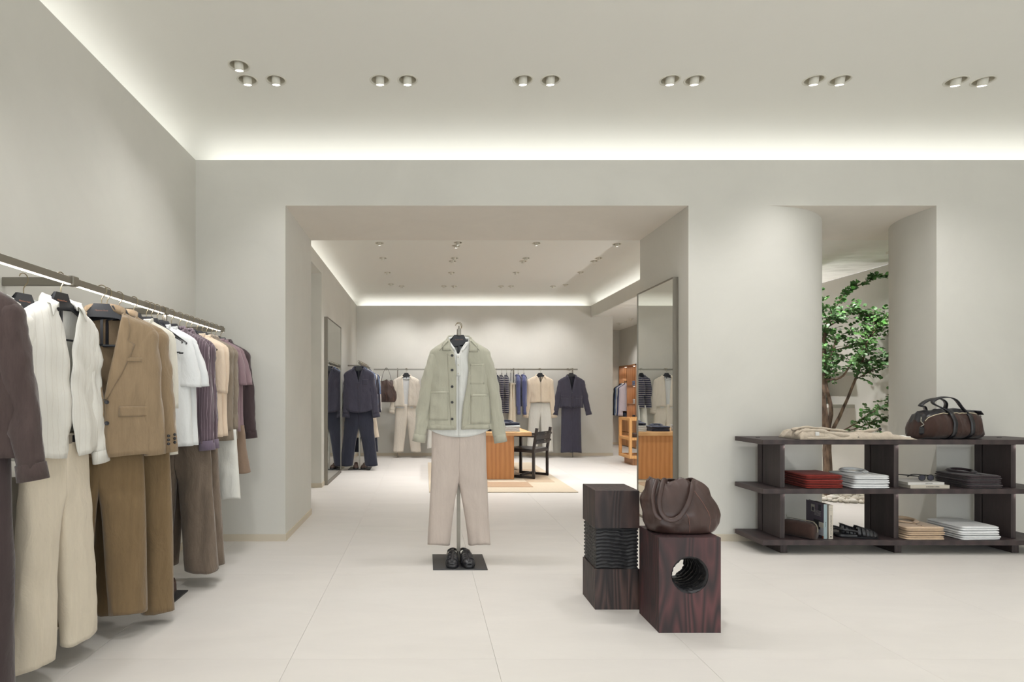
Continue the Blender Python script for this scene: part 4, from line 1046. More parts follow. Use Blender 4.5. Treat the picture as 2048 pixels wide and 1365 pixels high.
GLS=plain('smoked_lens',(58,58,72),.08)
for sx in (-.034,.034):
    n=30; C=[(sx+.0255*spow(math.cos(a),.9),0,.024+.020*spow(math.sin(a),.9)+(.002 if math.sin(a)>0 else 0)) for a in np.linspace(0,2*PI,n,endpoint=False)]
    P=C+[C[0],C[1]]; MB().tube(P,.0032,8,False).obj('lens_rim',L_BLACK,gl,True); MB().add([(x,.0,z) for x,y,z in C]+[(x,.0015,z) for x,y,z in C],[tuple(range(n)),tuple(range(n,2*n))[::-1]]+[(i,(i+1)%n,n+(i+1)%n,n+i) for i in range(n)]).obj('lens',GLS,gl)
MB().tube([(-.011,-.001,.032),(0,-.003,.035),(.011,-.001,.032)],.003,8).obj('bridge',L_BLACK,gl,True)
for sx in (-1,1): MB().tube(catmull([(sx*.060,0,.034),(sx*.066,.01,.036),(sx*.068-.035,.07,.036),(sx*.066-.07,.115,.034),(sx*.062-.085,.14,.012)],4),.0026,8,flat=1.6).obj('temple_arm',L_BLACK,gl,True)
gl.rotation_euler=(.0,0,.05)
# upright books
def book_up(label,x,y0,h,th,d,cov,spine,title,sz,col=INK):
    root=empty('book',(x,y0,SBm),0,label,'book','upright books on the bottom shelf')
    MB().box(-th/2,-th/2+.003,0,d,0,h).box(th/2-.003,th/2,0,d,0,h).obj('cover',cov,root); MB().box(-th/2,th/2,-.003,0,0,h).obj('spine',spine,root)
    MB().box(-th/2+.003,th/2-.003,.001,d-.004,.002,h-.004).obj('page_block',PAGE,root)
    text('spine_title',title,sz,col,root,(0,-.0036,h*.42),(PI/2,PI/2,0)); return root
BLU=plain('pale_blue_spine',(150,168,172),.5); PLM=plain('plum_cover',(86,76,92),.4)
bk=book_up('pale blue spined art book with plum picture cover on the bottom shelf',3.031,4.355,.262,.024,.2,PLM,BLU,'Rooms',.012)
pic=[(.03,.06,.20,.25,(44,44,54)),(.10,.14,.185,.24,(176,172,164)),(.107,.133,.19,.22,(60,56,72)),(.02,.18,.0,.04,(70,66,78)),(.0,.10,.02,.1,(188,190,198)),(.035,.11,.06,.13,(34,34,42)),(.0,.05,.08,.12,(206,202,190)),(.0,.012,.0,.018,(150,84,54))]
for k,(a,b,c,e,colr) in enumerate(pic):
    MB().box(-.0128-.0002*k,-.0118,a,b,c,e).obj('cover_picture',plain('cover_print_%d'%k,colr,.5),bk)
for k in range(5): MB().box(-.0148,-.0118,.03+.004*(k%2),.1,.2-.009*k,.2015-.009*k).obj('cover_text_line',WHC,bk)
bk2=book_up('thick cream book with black vertical title beside the pale blue one',3.07,4.352,.255,.031,.19,CRM,CRM,'ARCHITECTURE OF PLACE',.0125)
MB().box(-.005,.005,-.004,-.003,.012,.022).obj('spine_mark',INK,bk2)
MB().box(-.013,.013,-.0038,-.003,.215,.216).box(-.013,.013,-.0038,-.003,.227,.228).obj('spine_rule',INK,bk2)
# pouch
po=empty('wash_bag',(2.885,4.43,SBm),-1.0,'small brown suede zipped wash bag on the bottom shelf','bag')
rings=[]
for i,x in enumerate(np.linspace(-.115,.115,22)):
    e=1-abs(x/.115)**6*.16; W=.056*e+.004*noise.noise((x*20,1,2)); H=.122*e+.006*noise.noise((x*14,3,1))
    if abs(x)>.113: W*=.86
    rings.append([(x+.003*noise.noise((x*9,a,3)),W*spow(math.cos(a),.6)*(1-.14*(math.sin(a)>0)*math.sin(a)),max(0,H/2+H/2*spow(math.sin(a),.55))) for a in np.linspace(0,2*PI,36,endpoint=False)])
MB().loft(rings).obj('pouch_body',L_SUEDE,po,True)
ZIP=plain('silver_zip',(190,186,172),.3,.9)
MB().strap([(-.09,0,.131)]+[(x,0,.1325+.003*noise.noise((x*14,3,1))) for x in np.linspace(-.08,.08,9)]+[(.1,0,.129),(.117,0,.112),(.125,0,.09),(.126,0,.055)],(0,.011,0),.004).obj('zip',ZIP,po)
MB().strap([(-.09,0,.138),(-.097,0,.152),(-.094,0,.158)],(0,.006,0),.002).obj('zip_pull',ZIP,po)
# sandals on shelf
for k,(x,y,rz,l) in enumerate(((3.30,4.40,1.36,'nearer'),(3.235,4.47,1.1,'farther'))):
    s_=make_sandal(1 if k==0 else -1); s_.location=(x,y,SBm); s_.rotation_euler=(0,0,rz); tag(s_,'%s black leather sandal of the pair beside the upright books'%l,'sandal','black sandals on the bottom shelf')
# duffel bag
du=empty('duffel_bag',(4.01,4.44,STp),0.03,'brown suede duffel bag with black leather trim on top of the shelving','bag')
n=44
def durow(x):
    t_=(x+.29)/.58; H=float(np.interp(t_,[0,.04,.12,.3,.55,.75,.9,.96,1],[.03,.11,.175,.196,.2,.195,.19,.12,.05])); W=float(np.interp(t_,[0,.04,.15,.5,.85,.97,1],[.05,.09,.125,.135,.125,.08,.04])); return H,W
def dupt(x,a,o=0):
    H,W=durow(x); c,sn=spow(math.cos(a),.85),spow(math.sin(a),.75)
    f=.012*noise.noise((x*9,a*1.2,3.))+.007*noise.noise((x*22,a*2.5,8.))+.006*(1-abs(noise.noise((x*12+a*2,a*1.5,5.)))*3)
    if sn<0: f*=.4
    z=H*.5+ (H*.5+f+o)*sn; sq=1.0-.35*max(0,sn)**2
    return (x,(W+f+o)*c*sq*(1.0 if sn>-.3 else 1.04),max(0.001,z))
X=np.linspace(-.29,.29,60); A=np.linspace(0,2*PI,n,endpoint=False)
MB().loft([[dupt(x,a) for a in A] for x in X]).obj('bag_body',L_SUEDE,du,True)
top=MB().loft([[dupt(x,a,.003) for a in np.linspace(PI*.24,PI*.76,14)] for x in np.linspace(-.262,.262,44)],False).obj('leather_top_panel',L_BLACK,du,True)
MB().tube([dupt(x,a,.006) for x,a in zip(np.linspace(-.25,.255,30),[-PI*.0+PI*1.29-PI*2 if False else PI*(1-.0)+0 for _ in range(30)])][:0] or [dupt(x,-PI*.745-0,.008) if False else dupt(x,PI*.775,.005) for x in np.linspace(-.25,.2,20)],.0028,6).obj('zip_piping',plain('cream_piping',(196,184,158),.5),du,True)
for x in (-.055,.105):
    MB().strap([dupt(x+.014*math.sin(a*2),a,.005) for a in np.linspace(-PI*.86,-PI*.0-PI*.52,8)][:0]+[dupt(x,a,.006) for a in np.linspace(PI*1.62,PI*1.02,10)]+[dupt(x,a,.006) for a in np.linspace(PI*.98,PI*.78,4)],(.036,0,0),.004).obj('body_strap',L_BLACK,du,True) if False else None
def arcpts(x,a0,a1,m): return [dupt(x,a,.006) for a in np.linspace(a0,a1,m)]
for x in (-.055,.105):
    MB().strap(arcpts(x,-PI*.5,-PI*.78,5)+arcpts(x,-PI*.82,-PI*1.2,7),(.036,0,0),.004).obj('body_strap',L_BLACK,du,True)
    MB().strap(arcpts(x,-PI*.5,-PI*.0,8)+arcpts(x,PI*.03,PI*.2,4),(.036,0,0),.004).obj('body_strap',L_BLACK,du,True)
def fl(x,y,z): return (x,y,z)
def handle(pts,name='carry_handle'):
    pts=catmull(pts,7); MB().strap(pts,[(0,0,.0)]*0 or (.0,.034,.006),.006).obj(name,L_BLACK,du,True)
handle([(-.055,-.1,.165),(-.085,-.085,.2),(-.15,-.05,.238),(-.13,-.03,.262),(-.06,-.03,.282),(.02,-.03,.282),(.07,-.035,.262),(.09,-.06,.215),(.105,-.095,.172)])
handle([(-.055,.1,.165),(-.12,.06,.22),(-.2,.02,.222),(-.16,.02,.25),(-.08,.03,.27),(.0,.03,.272),(.07,.05,.24),(.105,.1,.172)])
MB().strap([(.20,-.02,.192),(.26,-.02,.188),(.285,-.02,.165)],(0,.09,0),.006).obj('end_tab',L_BLACK,du,True)
MB().tube([(.285,-.02,.165),(.305,-.02,.158),(.31,-.02,.148)],.005,8).obj('clasp',STEELL,du,True)
MB().tube(catmull([(-.262,-.05,.15),(-.275,-.06,.12),(-.262,-.07,.1),(-.285,-.07,.085)],4),.004,8).obj('clasp',STEELL,du,True)
fixn(MB().box(-.305,-.262,-.085,-.06,.03,.085,.01).obj('luggage_tag',L_BLACK,du))
du.scale=(.87,1,1.12)
# crumpled linen jacket on the top board
cj=empty('rumpled_jacket',(3.24,4.44,STp),0,'rumpled beige linen jacket with dark buttons laid on top of the shelving','jacket')
F_LIN=fabric('ecru_linen',(184,172,156),.06,wrinkle=.8); 
nx,ny=90,36; top=[]
for j in range(ny):
    for i in range(nx):
        u=i/(nx-1); v=j/(ny-1); x=-.44+.88*u; y=-.15+.27*v
        edge=min(1,u/.03)*min(1,(1-u)/.03)*min(1,v/.08)*min(1,(1-v)/.06)
        base=float(np.interp(u,[0,.08,.3,.5,.62,.75,.9,1],[.06,.085,.07,.048,.045,.055,.035,.014]))
        r=1-2.6*abs(noise.noise((x*5.5+y*3,y*11-x*2,2.3))); q=noise.noise((x*14,y*22,4.1))
        sl=.028*math.exp(-((v-.3-.25*math.sin(u*7))/.12)**2)*(u<.8)
        z=(base*(.62+.22*r+.12*q)+sl*.7)*math.sqrt(max(0,edge))+.002
        top.append((x+.012*noise.noise((y*12,x*3,1)),y+.02*noise.noise((x*6,1,2)),max(.002,z)))
fs=[(j*nx+i,j*nx+i+1,(j+1)*nx+i+1,(j+1)*nx+i) for j in range(ny-1) for i in range(nx-1)]
o=mesh('jacket_body',top,fs,F_LIN,cj); md=o.modifiers.new('t','SOLIDIFY'); md.thickness=.003
def crease(pts,w,h,mat=F_LIN,name='sleeve_fold'): 
    P=catmull(pts,6); return MB().tube(P,[w*(.75+.25*math.sin(i)) for i in range(len(P))],14,True,h).obj(name,mat,cj,True)
crease([(-.43,-.08,.03),(-.40,-.11,.062),(-.30,-.12,.066),(-.18,-.12,.045),(-.06,-.12,.03)],.024,.8); crease([(-.44,-.05,.07),(-.36,-.06,.088),(-.24,-.05,.082),(-.12,-.04,.07),(0,-.03,.055)],.018,.7); crease([(-.39,-.14,.012),(-.25,-.145,.014),(-.2,-.14,.018)],.013,.8)
crease([(.04,-.06,.05),(.12,-.07,.062),(.2,-.07,.074)],.02,.8,name='cuff_fold'); crease([(.2,-.1,.018),(.32,-.11,.022),(.42,-.1,.016)],.014,.8,F_WTR,'white_shirt_sleeve'); crease([(-.1,-.1,.012),(.05,-.125,.01),(.14,-.12,.012),(.24,-.1,.03)],.013,.6,name='front_edge')
for x,y,z,r_ in ((-.0,-.142,.016,.008),(.105,-.14,.018,.008),(.2,-.095,.075,.012)):
    m=12; MB().loft([[(x+rr*math.cos(2*PI*k/m),y+yy,z+rr*math.sin(2*PI*k/m)) for k in range(m)] for rr,yy in ((r_,.004),(r_,0),(r_*.8,-.002))]).obj('button',BTN,cj,True)
MB().box(-.33,-.3,-.155,-.151,.03,.06,.003).obj('neck_label',WHC,cj); 
# ================================================================ mirrors
def mirror(name,label,xw,side,y0,y1,h,fw,th,bot):
    """side=+1: on the left wall facing +x; -1: on the right reveal facing -x"""
    root=empty(name,(xw,(y0+y1)/2,0),0,label,'mirror'); a,b=y0-(y0+y1)/2,y1-(y0+y1)/2; s=side
    def bx(mb,xa,xb,*r): return mb.box(min(xa,xb),max(xa,xb),*r)
    m=MB(); bx(m,.001*s,th*s,a,a+fw,0,h); bx(m,.001*s,th*s,b-fw,b,0,h); bx(m,.001*s,th*s,a+fw,b-fw,h-fw,h); bx(m,.001*s,th*s,a+fw,b-fw,0,bot)
    m.obj('frame',STEEL,root)
    g=MB(); bx(g,.002*s,(th-.006)*s,a+fw,b-fw,bot,h-fw); g.obj('mirror_glass',MIRROR,root)
    return root
mirror('wall_mirror','tall bronze framed mirror on the left wall of the far room',-1.336,1,7.62,8.86,2.235,.012,.047,.05)
mirror('wall_mirror','tall bronze framed mirror on the right reveal of the opening',2.158,-1,4.895,5.735,2.205,.010,.045,.02)
# ================================================================ far room racks
rk=empty('clothes_rail',(-1.05,0,0),0,'bronze clothes rail along the left side of the far room','clothes rail')
MB().box(-.012,.012,9.12,10.9,1.69,1.72,.002).obj('rail_tube',STEEL,rk)
for y in (9.95,10.7): MB().box(-.286,0,y-.008,y+.008,1.69,1.718).obj('wall_bracket',STEEL,rk)
MB().box(-.175,.175,9.15,9.5,0,.01).obj('base_plate',BLACKM,rk); MB().box(-.012,.012,9.21,9.235,.01,1.74).obj('pole',STEELL,rk)
hanger(-1.05,9.12,1.655,0,'black hanger in the navy linen shirt at the far left rack','hangers in the far room',False)
top_garment('linen_shirt','dark navy linen shirt facing the viewer at the far left rack','shirt',(-1.05,9.12),R_(0),F_NAVY,51,.23,.085,.255,1.625,1.545,.915,'shirt',.66,.11,.055,.009,open_to=1.40,det=.8,pockets=[(.06,.15,1.36,1.44)],curved=.07,sw=.085,left_out=.2)
trousers('ink_trousers','wide dark ink trousers below the navy shirt at the far left rack',(-1.05,9.14),R_(0),F_NAVYT,52,1.0,.66,.07,.2,.235,.3,.1,.05,.007,.8,fly=False)
loafer(-1.12,9.33,.01,.1,'left dark shoe behind the pole on the far rack plate',group='shoes on the far rack plate'); loafer(-.98,9.33,.01,-.1,'right dark shoe behind the pole on the far rack plate',group='shoes on the far rack plate')
FR=[('linen_shirt','shirt',9.34,F_LBLUE,'shirt',.62,'light blue shirt behind the navy one at the far left rack',.88),
('t_shirt','t-shirt',9.52,F_NAVY,'tee',.3,'navy T-shirt third along the far left rack',.92),
('linen_shirt','shirt',9.72,F_WHITE,'shirt',.62,'white long-sleeve shirt on the far left rack behind the navy T-shirt',.85),
('t_shirt','t-shirt',9.9,F_NAVYT,'tee',.34,'black T-shirt fifth along the far left rack',.92),
('linen_shirt','shirt',10.1,F_LBLUE,'tee',.34,'pale blue polo sixth along the far left rack',.92),
('linen_shirt','shirt',10.3,F_NAVY,'shirt',.62,'navy shirt seventh along the far left rack',.88),
('linen_shirt','shirt',10.5,F_WHITE,'shirt',.62,'white shirt at the back end of the far left rack',.85)]
for k,(n_,cat,y,f,kd,sl,lb,zh) in enumerate(FR):
    hanger(-1.05,y,1.655,0,'black hanger in the %s'%lb.replace(' on the far left rack','').replace(' at the far left rack',''),'hangers in the far room',False)
    top_garment(n_,lb,cat,(-1.05,y),R_(0),f,60+k,.235,.085,.24,1.625,1.55,zh,kd,sl,.03,.05,.006,det=.45,sw=.08,group='garments on the far left rack')
trousers('beige_shorts','peach beige shorts under the shirts of the far left rack',(-1.03,9.45),0,F_BEIGEK,71,.95,.8,.50,.2,.23,.28,.02,.05,.005,.5,cat='shorts')
trousers('ink_trousers','narrow ink trousers behind the peach shorts on the far left rack',(-1.03,9.6),0,F_NAVYT,72,.95,.75,.25,.2,.22,.25,.06,.05,.005,.5)
# back rail
br=empty('clothes_rail',(1.0,11.0,0),0,'long steel clothes rail on slim posts along the far wall','clothes rail')
MB().box(-1.98,1.92,-.010,.010,1.672,1.70,.002).obj('rail_tube',STEELL,br)
for x in (-.526,1.70,2.83):
    MB().box(x-1.0-.009,x-1.0+.009,.012,.03,0,1.71).obj('post',STEEL,br); MB().box(x-1.0-.008,x-1.0+.008,.0,.30,1.676,1.69).obj('wall_bracket',STEEL,br)
for x in (-.736,-.354,2.19,2.73): MB().box(x-1.0-.016,x-1.0+.016,-.02,.014,1.668,1.706,.003).obj('clamp',STEEL,br)
BY=10.93
def outfit(x,what,f,seed,tf=None,tl=None,sh_=.235,**kw):
    hanger(x,BY,1.615,0,'black hanger in the %s'%what.split(' on ')[0],'hangers in the far room',False)
    return top_garment(kw.pop('name'),what,kw.pop('cat'),(x,BY),0,f,seed,sh_,.085,**kw)
def cop(z):
    w=float(np.interp(z,[.95,1.15,1.35,1.5,1.6],[.012,.02,.035,.045,.076])); return -w-.02,w+.012
outfit(-.354,'cream boxy jacket worn open over a white T-shirt on the far wall rail',F_CREAMJ,81,name='cream_jacket',cat='jacket',hemw=.25,zneck=1.56,ztip=1.49,zhem=.97,kind='overshirt',sleeve_len=.60,sleeve_out=.09,hd=.055,amp=.006,opn=cop,btn=False,det=.7,sw=.085)
top_garment('t_shirt','white T-shirt under the cream jacket on the far wall rail','t-shirt',(-.354,BY),0,F_TEE,82,.19,.085,.2,1.545,1.48,.95,'tee',.25,-.02,.035,.003,det=.5,sw=.06)
trousers('cream_trousers','cream straight trousers below the cream jacket on the far wall rail',(-.34,BY+.01),0,F_CREAMJ,83,1.02,.68,.11,.2,.23,.265,.07,.05,.006,.7)
outfit(2.19,'beige knitted polo sweater on the far wall rail',F_BEIGEK,84,name='knit_polo',cat='sweater',hemw=.21,zneck=1.56,ztip=1.49,zhem=1.05,kind='shirt',sleeve_len=.68,sleeve_out=.09,hd=.05,amp=.006,open_to=1.42,btn=False,det=.7,sw=.085)
trousers('white_trousers','white trousers with dark belt below the beige knitted polo',(2.19,BY+.01),0,F_WTR,85,1.08,.78,.11,.2,.22,.25,.05,.045,.005,.7,belt=L_BLACK)
outfit(2.78,'navy linen overshirt with two flap pockets on the far wall rail',F_NAVY,86,name='linen_overshirt',cat='overshirt',hemw=.235,zneck=1.56,ztip=1.48,zhem=.95,kind='overshirt',sleeve_len=.62,sleeve_out=.13,hd=.055,amp=.008,open_to=1.25,det=.7,sw=.085,pockets=[(-.19,-.05,.97,1.13),(.05,.19,.97,1.13),(-.2,-.045,1.13,1.18,'pocket_flap'),(.045,.2,1.13,1.18,'pocket_flap')])
trousers('navy_trousers','narrow navy trousers below the navy flap pocket overshirt',(2.78,BY+.01),0,F_NAVY,87,1.02,.1,.10,.18,.2,.14,.0,.05,.007,.6,skirt=True)
SD=R_(82)
side=[(1.36,F_NAVYT,'shirt','dark ink overshirt first of the edge-on row beside the sage sleeve',.9,.6),(1.46,F_STRIPET,'tee','nearer-left navy striped knit tee on the far wall rail',.86,.3),(1.55,F_STRIPET,'tee','right navy striped knit tee on the far wall rail',.86,.3),
      (1.77,F_BLUE,'shirt','left mid-blue linen shirt hanging edge-on on the far wall rail',.98,.62),(1.88,F_BLUE,'shirt','right mid-blue linen shirt hanging edge-on on the far wall rail',.98,.62)]
for k,(x,f,kd,lb,zh,sl) in enumerate(side):
    hanger(x,BY-.0,1.615,SD,'hanger in the %s'%lb.split(' on ')[0],'hangers in the far room',False)
    top_garment('striped_tee' if f is F_STRIPET else 'linen_shirt',lb,'t-shirt' if kd=='tee' else 'shirt',(x,BY),SD,f,90+k,.2,.08,.22,1.56,1.49,zh,kd,sl,.03,.055,.006,det=.45,sw=.1 if kd=='tee' else .085,group='edge-on garments on the far wall rail')
for k,x in enumerate((1.63,1.69)):
    hanger(x,BY,1.615,SD,'black hanger in the %s cream trousers hanging edge-on'%('left','right')[k],'hangers in the far room',False)
    trousers('cream_trousers','%s cream trousers hung edge-on between striped tees and blue shirts'%('left','right')[k],(x,BY),SD,F_CREAM,97+k,1.42,1.1,.45,.16,.18,.2,.03,.045,.004,.5)
for k,x in enumerate((.13,.26)):   # seen in the mirror
    hanger(x,BY,1.615,R_(60),'black hanger in navy striped tee %s behind the sage overshirt'%('on the left','on the right')[k],'hangers in the far room',False)
    top_garment('striped_tee','navy striped knit tee seen in the right mirror, %s of two'%('left','right')[k],'t-shirt',(x,BY),R_(55),F_STRIPET,101+k,.2,.08,.22,1.56,1.49,.95,'tee',.3,.03,.05,.006,det=.45,sw=.09,group='striped tees seen in the mirror')
    if k<2: trousers('cream_trousers','white trousers under the striped tees seen in the mirror, %s of two'%('left','right')[k],(x+.05,BY),R_(55),F_WTR,105+k,1.0,.8,.2,.16,.18,.22,.05,.045,.004,.5)
# tote hanging on the rail
tg,_,_=tote('leather_tote','dark brown leather tote hanging by its handles from the far wall rail',(-.735,10.95,1.06),1.18,0,L_BROWN)
tg.scale=(1,.8,1.3)
for s_ in (-1,1): MB().strap(catmull([(-.10,-.02*s_,.28),(-.07,-.01*s_,.40),(-.02,0,.492),(.02,0,.492),(.07,-.01*s_,.40),(.10,-.02*s_,.28)],5),(0,.02,0),.005).obj('handle',L_BLACK,tg,True)
# ================================================================ rug, table, chair
rug=empty('rug',(.965,8.57,0),0,'beige patchwork rug under the oak table','rug')
RUG=fabric('rug_beige',(194,180,158),.06,weave=90.,wrinkle=.2); RUG2=fabric('rug_tan',(162,134,106),.08,weave=90.,wrinkle=.2); RUG3=fabric('rug_sand',(180,158,132),.07,weave=90.,wrinkle=.2)
MB().box(-.915,.915,-1.53,1.53,.0005,.010,.003).obj('rug_field',RUG,rug)
for (a,b,c,d_,m_) in ((-.6,.43,-1.17,-.75,RUG2),(-.6,-.1,-.75,.3,RUG3),(.43,.8,-.75,.6,RUG3),(-.3,.5,.5,1.2,RUG2)): MB().box(a,b,c,d_,.010,.0125).obj('rug_patch',m_,rug)
OAK=wood('honey_oak',(172,114,64),(196,138,84),(5,5,.7),.42,5.,.06); OAKT=wood('honey_oak_top',(194,148,98),(212,168,120),(1,5,5),.4,2.,.06); OAKD=wood('oak_panel',(156,112,76),(180,132,94),(6,6,.7),.45,3.,.1)
tb=empty('oak_table',(.87,8.85,.0),0,'honey oak display table with solid panel legs on the rug','table')
fixn(MB().box(-.62,.625,-.80,.75,.622,.675,.003).obj('tabletop',OAKT,tb))
MB().box(-.36,.38,-.78,-.72,.0125,.622,.002).obj('front_panel',OAK,tb); MB().box(-.36,.38,.66,.72,.0125,.622,.002).obj('back_panel',OAK,tb); MB().box(-.13,-.08,-.72,.66,.0125,.622).obj('spine_panel',OAK,tb)
T0=.675
def tstack(k,x,y,mat,what,cat,seed,group,h=.026,col=False):
    for i in range(k):
        folded(.27,.28,h,mat,'%s, %s of its pile'%(what,('bottom',) [0] if i==0 else ('top' if i==k-1 else 'middle' if k==3 else 'second')),cat,(x+.004*math.sin(i*2+seed),y,T0+i*(h+.004)),.02*math.sin(i*3+seed),seed+i,group,col and i==k-1)
tstack(3,1.22,8.30,F_WHITE2,'white folded shirt under the navy knit on the table corner','shirt',110,'white shirts on the oak table')
folded(.27,.3,.034,F_NAVYF,'navy folded knit lying on the white shirts at the table corner','sweater',(1.20,8.32,T0+.091),.2,115,collar_=True)
tstack(2,.86,8.35,F_NAVYF,'navy folded knit at the middle of the oak table','sweater',120,'navy knits, middle of the oak table',.034,True)
tstack(3,.5,8.32,F_WHITE2,'white folded shirt at the left end of the oak table','shirt',125,'white shirts, left end of the oak table')
tstack(3,1.22,8.85,F_NAVYF,'navy folded knit at the back right of the oak table','sweater',130,'navy knits, back of the oak table',.032,True)
# chair: back posts A (near) and B (far); faces (-.8,.59)
CHW=plain('black_brown_ash',(48,42,42),.5)
ux=Vector((.27,.37,0)).normalized(); fx_=Vector((-ux.y,ux.x,0))
ch=empty('side_chair',(1.53,8.1,.0125),0,'dark wooden sled chair with strapped leather back at the oak table','chair')
def P(u,f,z): q=ux*u+fx_*f; return Vector((q.x,q.y,z))
def bar(name,a,b,w=.034,t=.034,mat=CHW):
    a,b=Vector(a),Vector(b); d=(b-a).normalized(); 
    s1=ux if abs(d.dot(ux))<.9 else fx_; s2=d.cross(s1).normalized(); s1=s2.cross(d).normalized()
    rr=[[tuple(p+s1*(i*w/2)+s2*(j*t/2)) for i,j in ((-1,-1),(1,-1),(1,1),(-1,1))] for p in (a,b)]
    return fixn(MB().loft(rr).obj(name,mat,ch))
Wc,Dc=.458,.43
for u in (0,Wc):
    bar('back_leg',P(u,-.0,.0),P(u,-.0,.40)); bar('back_post',P(u,0,.40),P(u,-.05,.715)); bar('front_leg',P(u,Dc,.0),P(u,Dc,.585)); bar('floor_runner',P(u,-.017,.017),P(u,Dc+.017,.017)); bar('armrest',P(u,-.03,.60),P(u,Dc+.02,.60),.036,.03)
bar('stretcher',P(0,.2,.04),P(Wc,.2,.04),.03,.025); bar('seat_rail',P(0,0,.385),P(Wc,0,.385)); bar('seat_rail',P(0,Dc,.385),P(Wc,Dc,.385)); bar('seat_rail',P(0,0,.385),P(0,Dc,.385)); bar('seat_rail',P(Wc,0,.385),P(Wc,Dc,.385))
bar('seat',P(Wc/2,-.01,.408),P(Wc/2,Dc+.01,.408),Wc+.02,.016,L_BLACK)
for z0 in (.50,):
    rr=[[tuple(P(u,-.018-.04*((z-.4)/.31)-.014*math.sin(PI*u/Wc)+o,z)) for z,o in ((.49,-.006),(.665,-.006),(.665,0),(.49,0))] for u in np.linspace(.0,Wc,9)]
    fixn(MB().loft(rr).obj('leather_back',L_BLACK,ch))
for z in (.53,.63):
    MB().strap([tuple(P(u,-.034-.04*((z-.4)/.31)-.014*math.sin(PI*max(0,min(1,u/Wc))),z)) for u in np.linspace(-.02,Wc+.02,9)],(0,0,.028),.005).obj('back_strap',L_BLACK,ch)
    q=P(Wc*.5,-.052-.04*((z-.4)/.31),z); MB().tube([tuple(q+ux*(.022*math.cos(a))+Vector((0,0,.02*math.sin(a)))) for a in np.linspace(0,2*PI,14)],.003,6,False).obj('buckle',STEELL,ch,True)
# ================================================================ oak display frame in the side area
fr=empty('display_table',(3.45,9.7,0),0,'open light oak display frame with shelves beside the right opening','display table')
OAKL=wood('light_oak',(206,152,92),(226,176,118),(8,8,8),.45,2.,.06)
for x in (0,1.2):
    for y in (0,.5): MB().box(x,x+.045,y,y+.045,.12,.80).obj('post',OAKL,fr)
for z in (.76,.43,.12):
    for y in (0,.5): MB().box(.045,1.2,y,y+.045,z,z+.045).obj('rail',OAKL,fr)
    for x in (0,1.2): MB().box(x,x+.045,.045,.5,z,z+.045).obj('rail',OAKL,fr)
    if z<.7: MB().box(.045,1.2,.045,.5,z+.012,z+.03).obj('shelf_panel',OAKL,fr)
MB().box(.08,1.16,.06,.48,0,.12).obj('plinth',OAKD,fr)
k_=loafer(3.72,9.93,.46,1.2,'dark shoe on the middle shelf of the light oak frame')
# ================================================================ wardrobe
wd=empty('oak_wardrobe',(4.67,13.25,0),0,'built-in oak wardrobe with lit shelves and drawers in the side passage','wardrobe')
ya,yb=-.545,.545; X0,X1=-.02,.42
for y in (ya,-.012,yb-.024): MB().box(X0,X1,y,y+.024,0,1.88).obj('side_panel',OAKD,wd)
MB().box(X1-.02,X1,ya,yb,0,1.88).obj('back_panel',OAKD,wd); MB().box(X0,X1,ya,yb,1.856,1.88).obj('top_panel',OAKD,wd)
for y0,y1,zs in ((ya+.024,-.012,(.68,1.0,1.41)),(.012,yb-.024,(.68,))):
    for z in zs: MB().box(X0+.01,X1-.02,y0,y1,z-.022,z).obj('shelf_panel',OAKD,wd)
    for z0,z1 in ((.02,.33),(.345,.64)):
        MB().box(X0-.004,X0+.016,y0+.004,y1-.004,z0,z1).obj('drawer',OAK,wd)
for (y,z) in ((-.28,1.85),(-.28,1.385),(-.28,.975),(.28,1.85),(.28,1.6)):
    area('wardrobe_strip_lamp',(4.67+.12,13.25+y,z-.003),(0,0,0),.04,.36,.9,(1,.84,.66)); 
    if z!=1.6: MB().box(.09,.15,y-.18,y+.18,z-.001,z+.004).obj('light_strip',LED,wd)
MB().box(.1,.12,.02,.52,1.50,1.52).obj('hanging_bar',BLACKM,wd)
wg=[(F_NAVYT,'black'),(F_LBLUE,'light blue'),(F_WHITE,'white'),(F_BLUE,'mid blue'),(fabric('lilac_shirt',(205,198,208),.05),'pale lilac')]
for k,(f,cn) in enumerate(wg):
    y=13.72-.095*k
    hanger(4.74,y,1.47,0,'black hanger in the %s shirt in the oak wardrobe'%cn,'hangers in the oak wardrobe',False)
    top_garment('linen_shirt','%s long-sleeve shirt hanging in the oak wardrobe'%cn,'shirt',(4.73,y),R_(0),f,140+k,.22,.08,.23,1.44,1.37,.82,'shirt',.62,.03,.045,.006,det=.4,sw=.085,group='shirts in the oak wardrobe')
for (y,z,mt,nm_,wh) in ((12.9,1.41,F_LBLUE,3,'pale blue folded shirt on the top right wardrobe shelf'),(12.86,1.0,F_WHITE2,3,'white folded shirt on the lower right wardrobe shelf'),(13.5,.68,F_LBLUE,3,'grey blue folded shirt under the hanging shirts in the wardrobe'),(12.9,.68,F_NAVYF,2,'navy folded knit on the wardrobe drawers')):
    for i in range(nm_): folded(.24,.24,.03,mt,'%s, %s one'%(wh,('bottom','middle','top')[i] if nm_==3 else ('bottom','top')[i]),'shirt',(4.80,y,z+i*.034),0,150+i,'folded shirts in the oak wardrobe')
# lit shelf in the fitting corridor
fs_=empty('wall_shelf',(-2.0,9.9,0),0,'pale wall shelf glimpsed through the left doorway of the far room','shelf')
for z in (.62,.95,1.28): MB().box(-.5,.45,0,.35,z,z+.045).obj('shelf_board',OAKT,fs_)
MB().box(-.5,-.47,0,.35,0,1.4).box(.42,.45,0,.35,0,1.4).obj('side_panel',CRM,fs_)
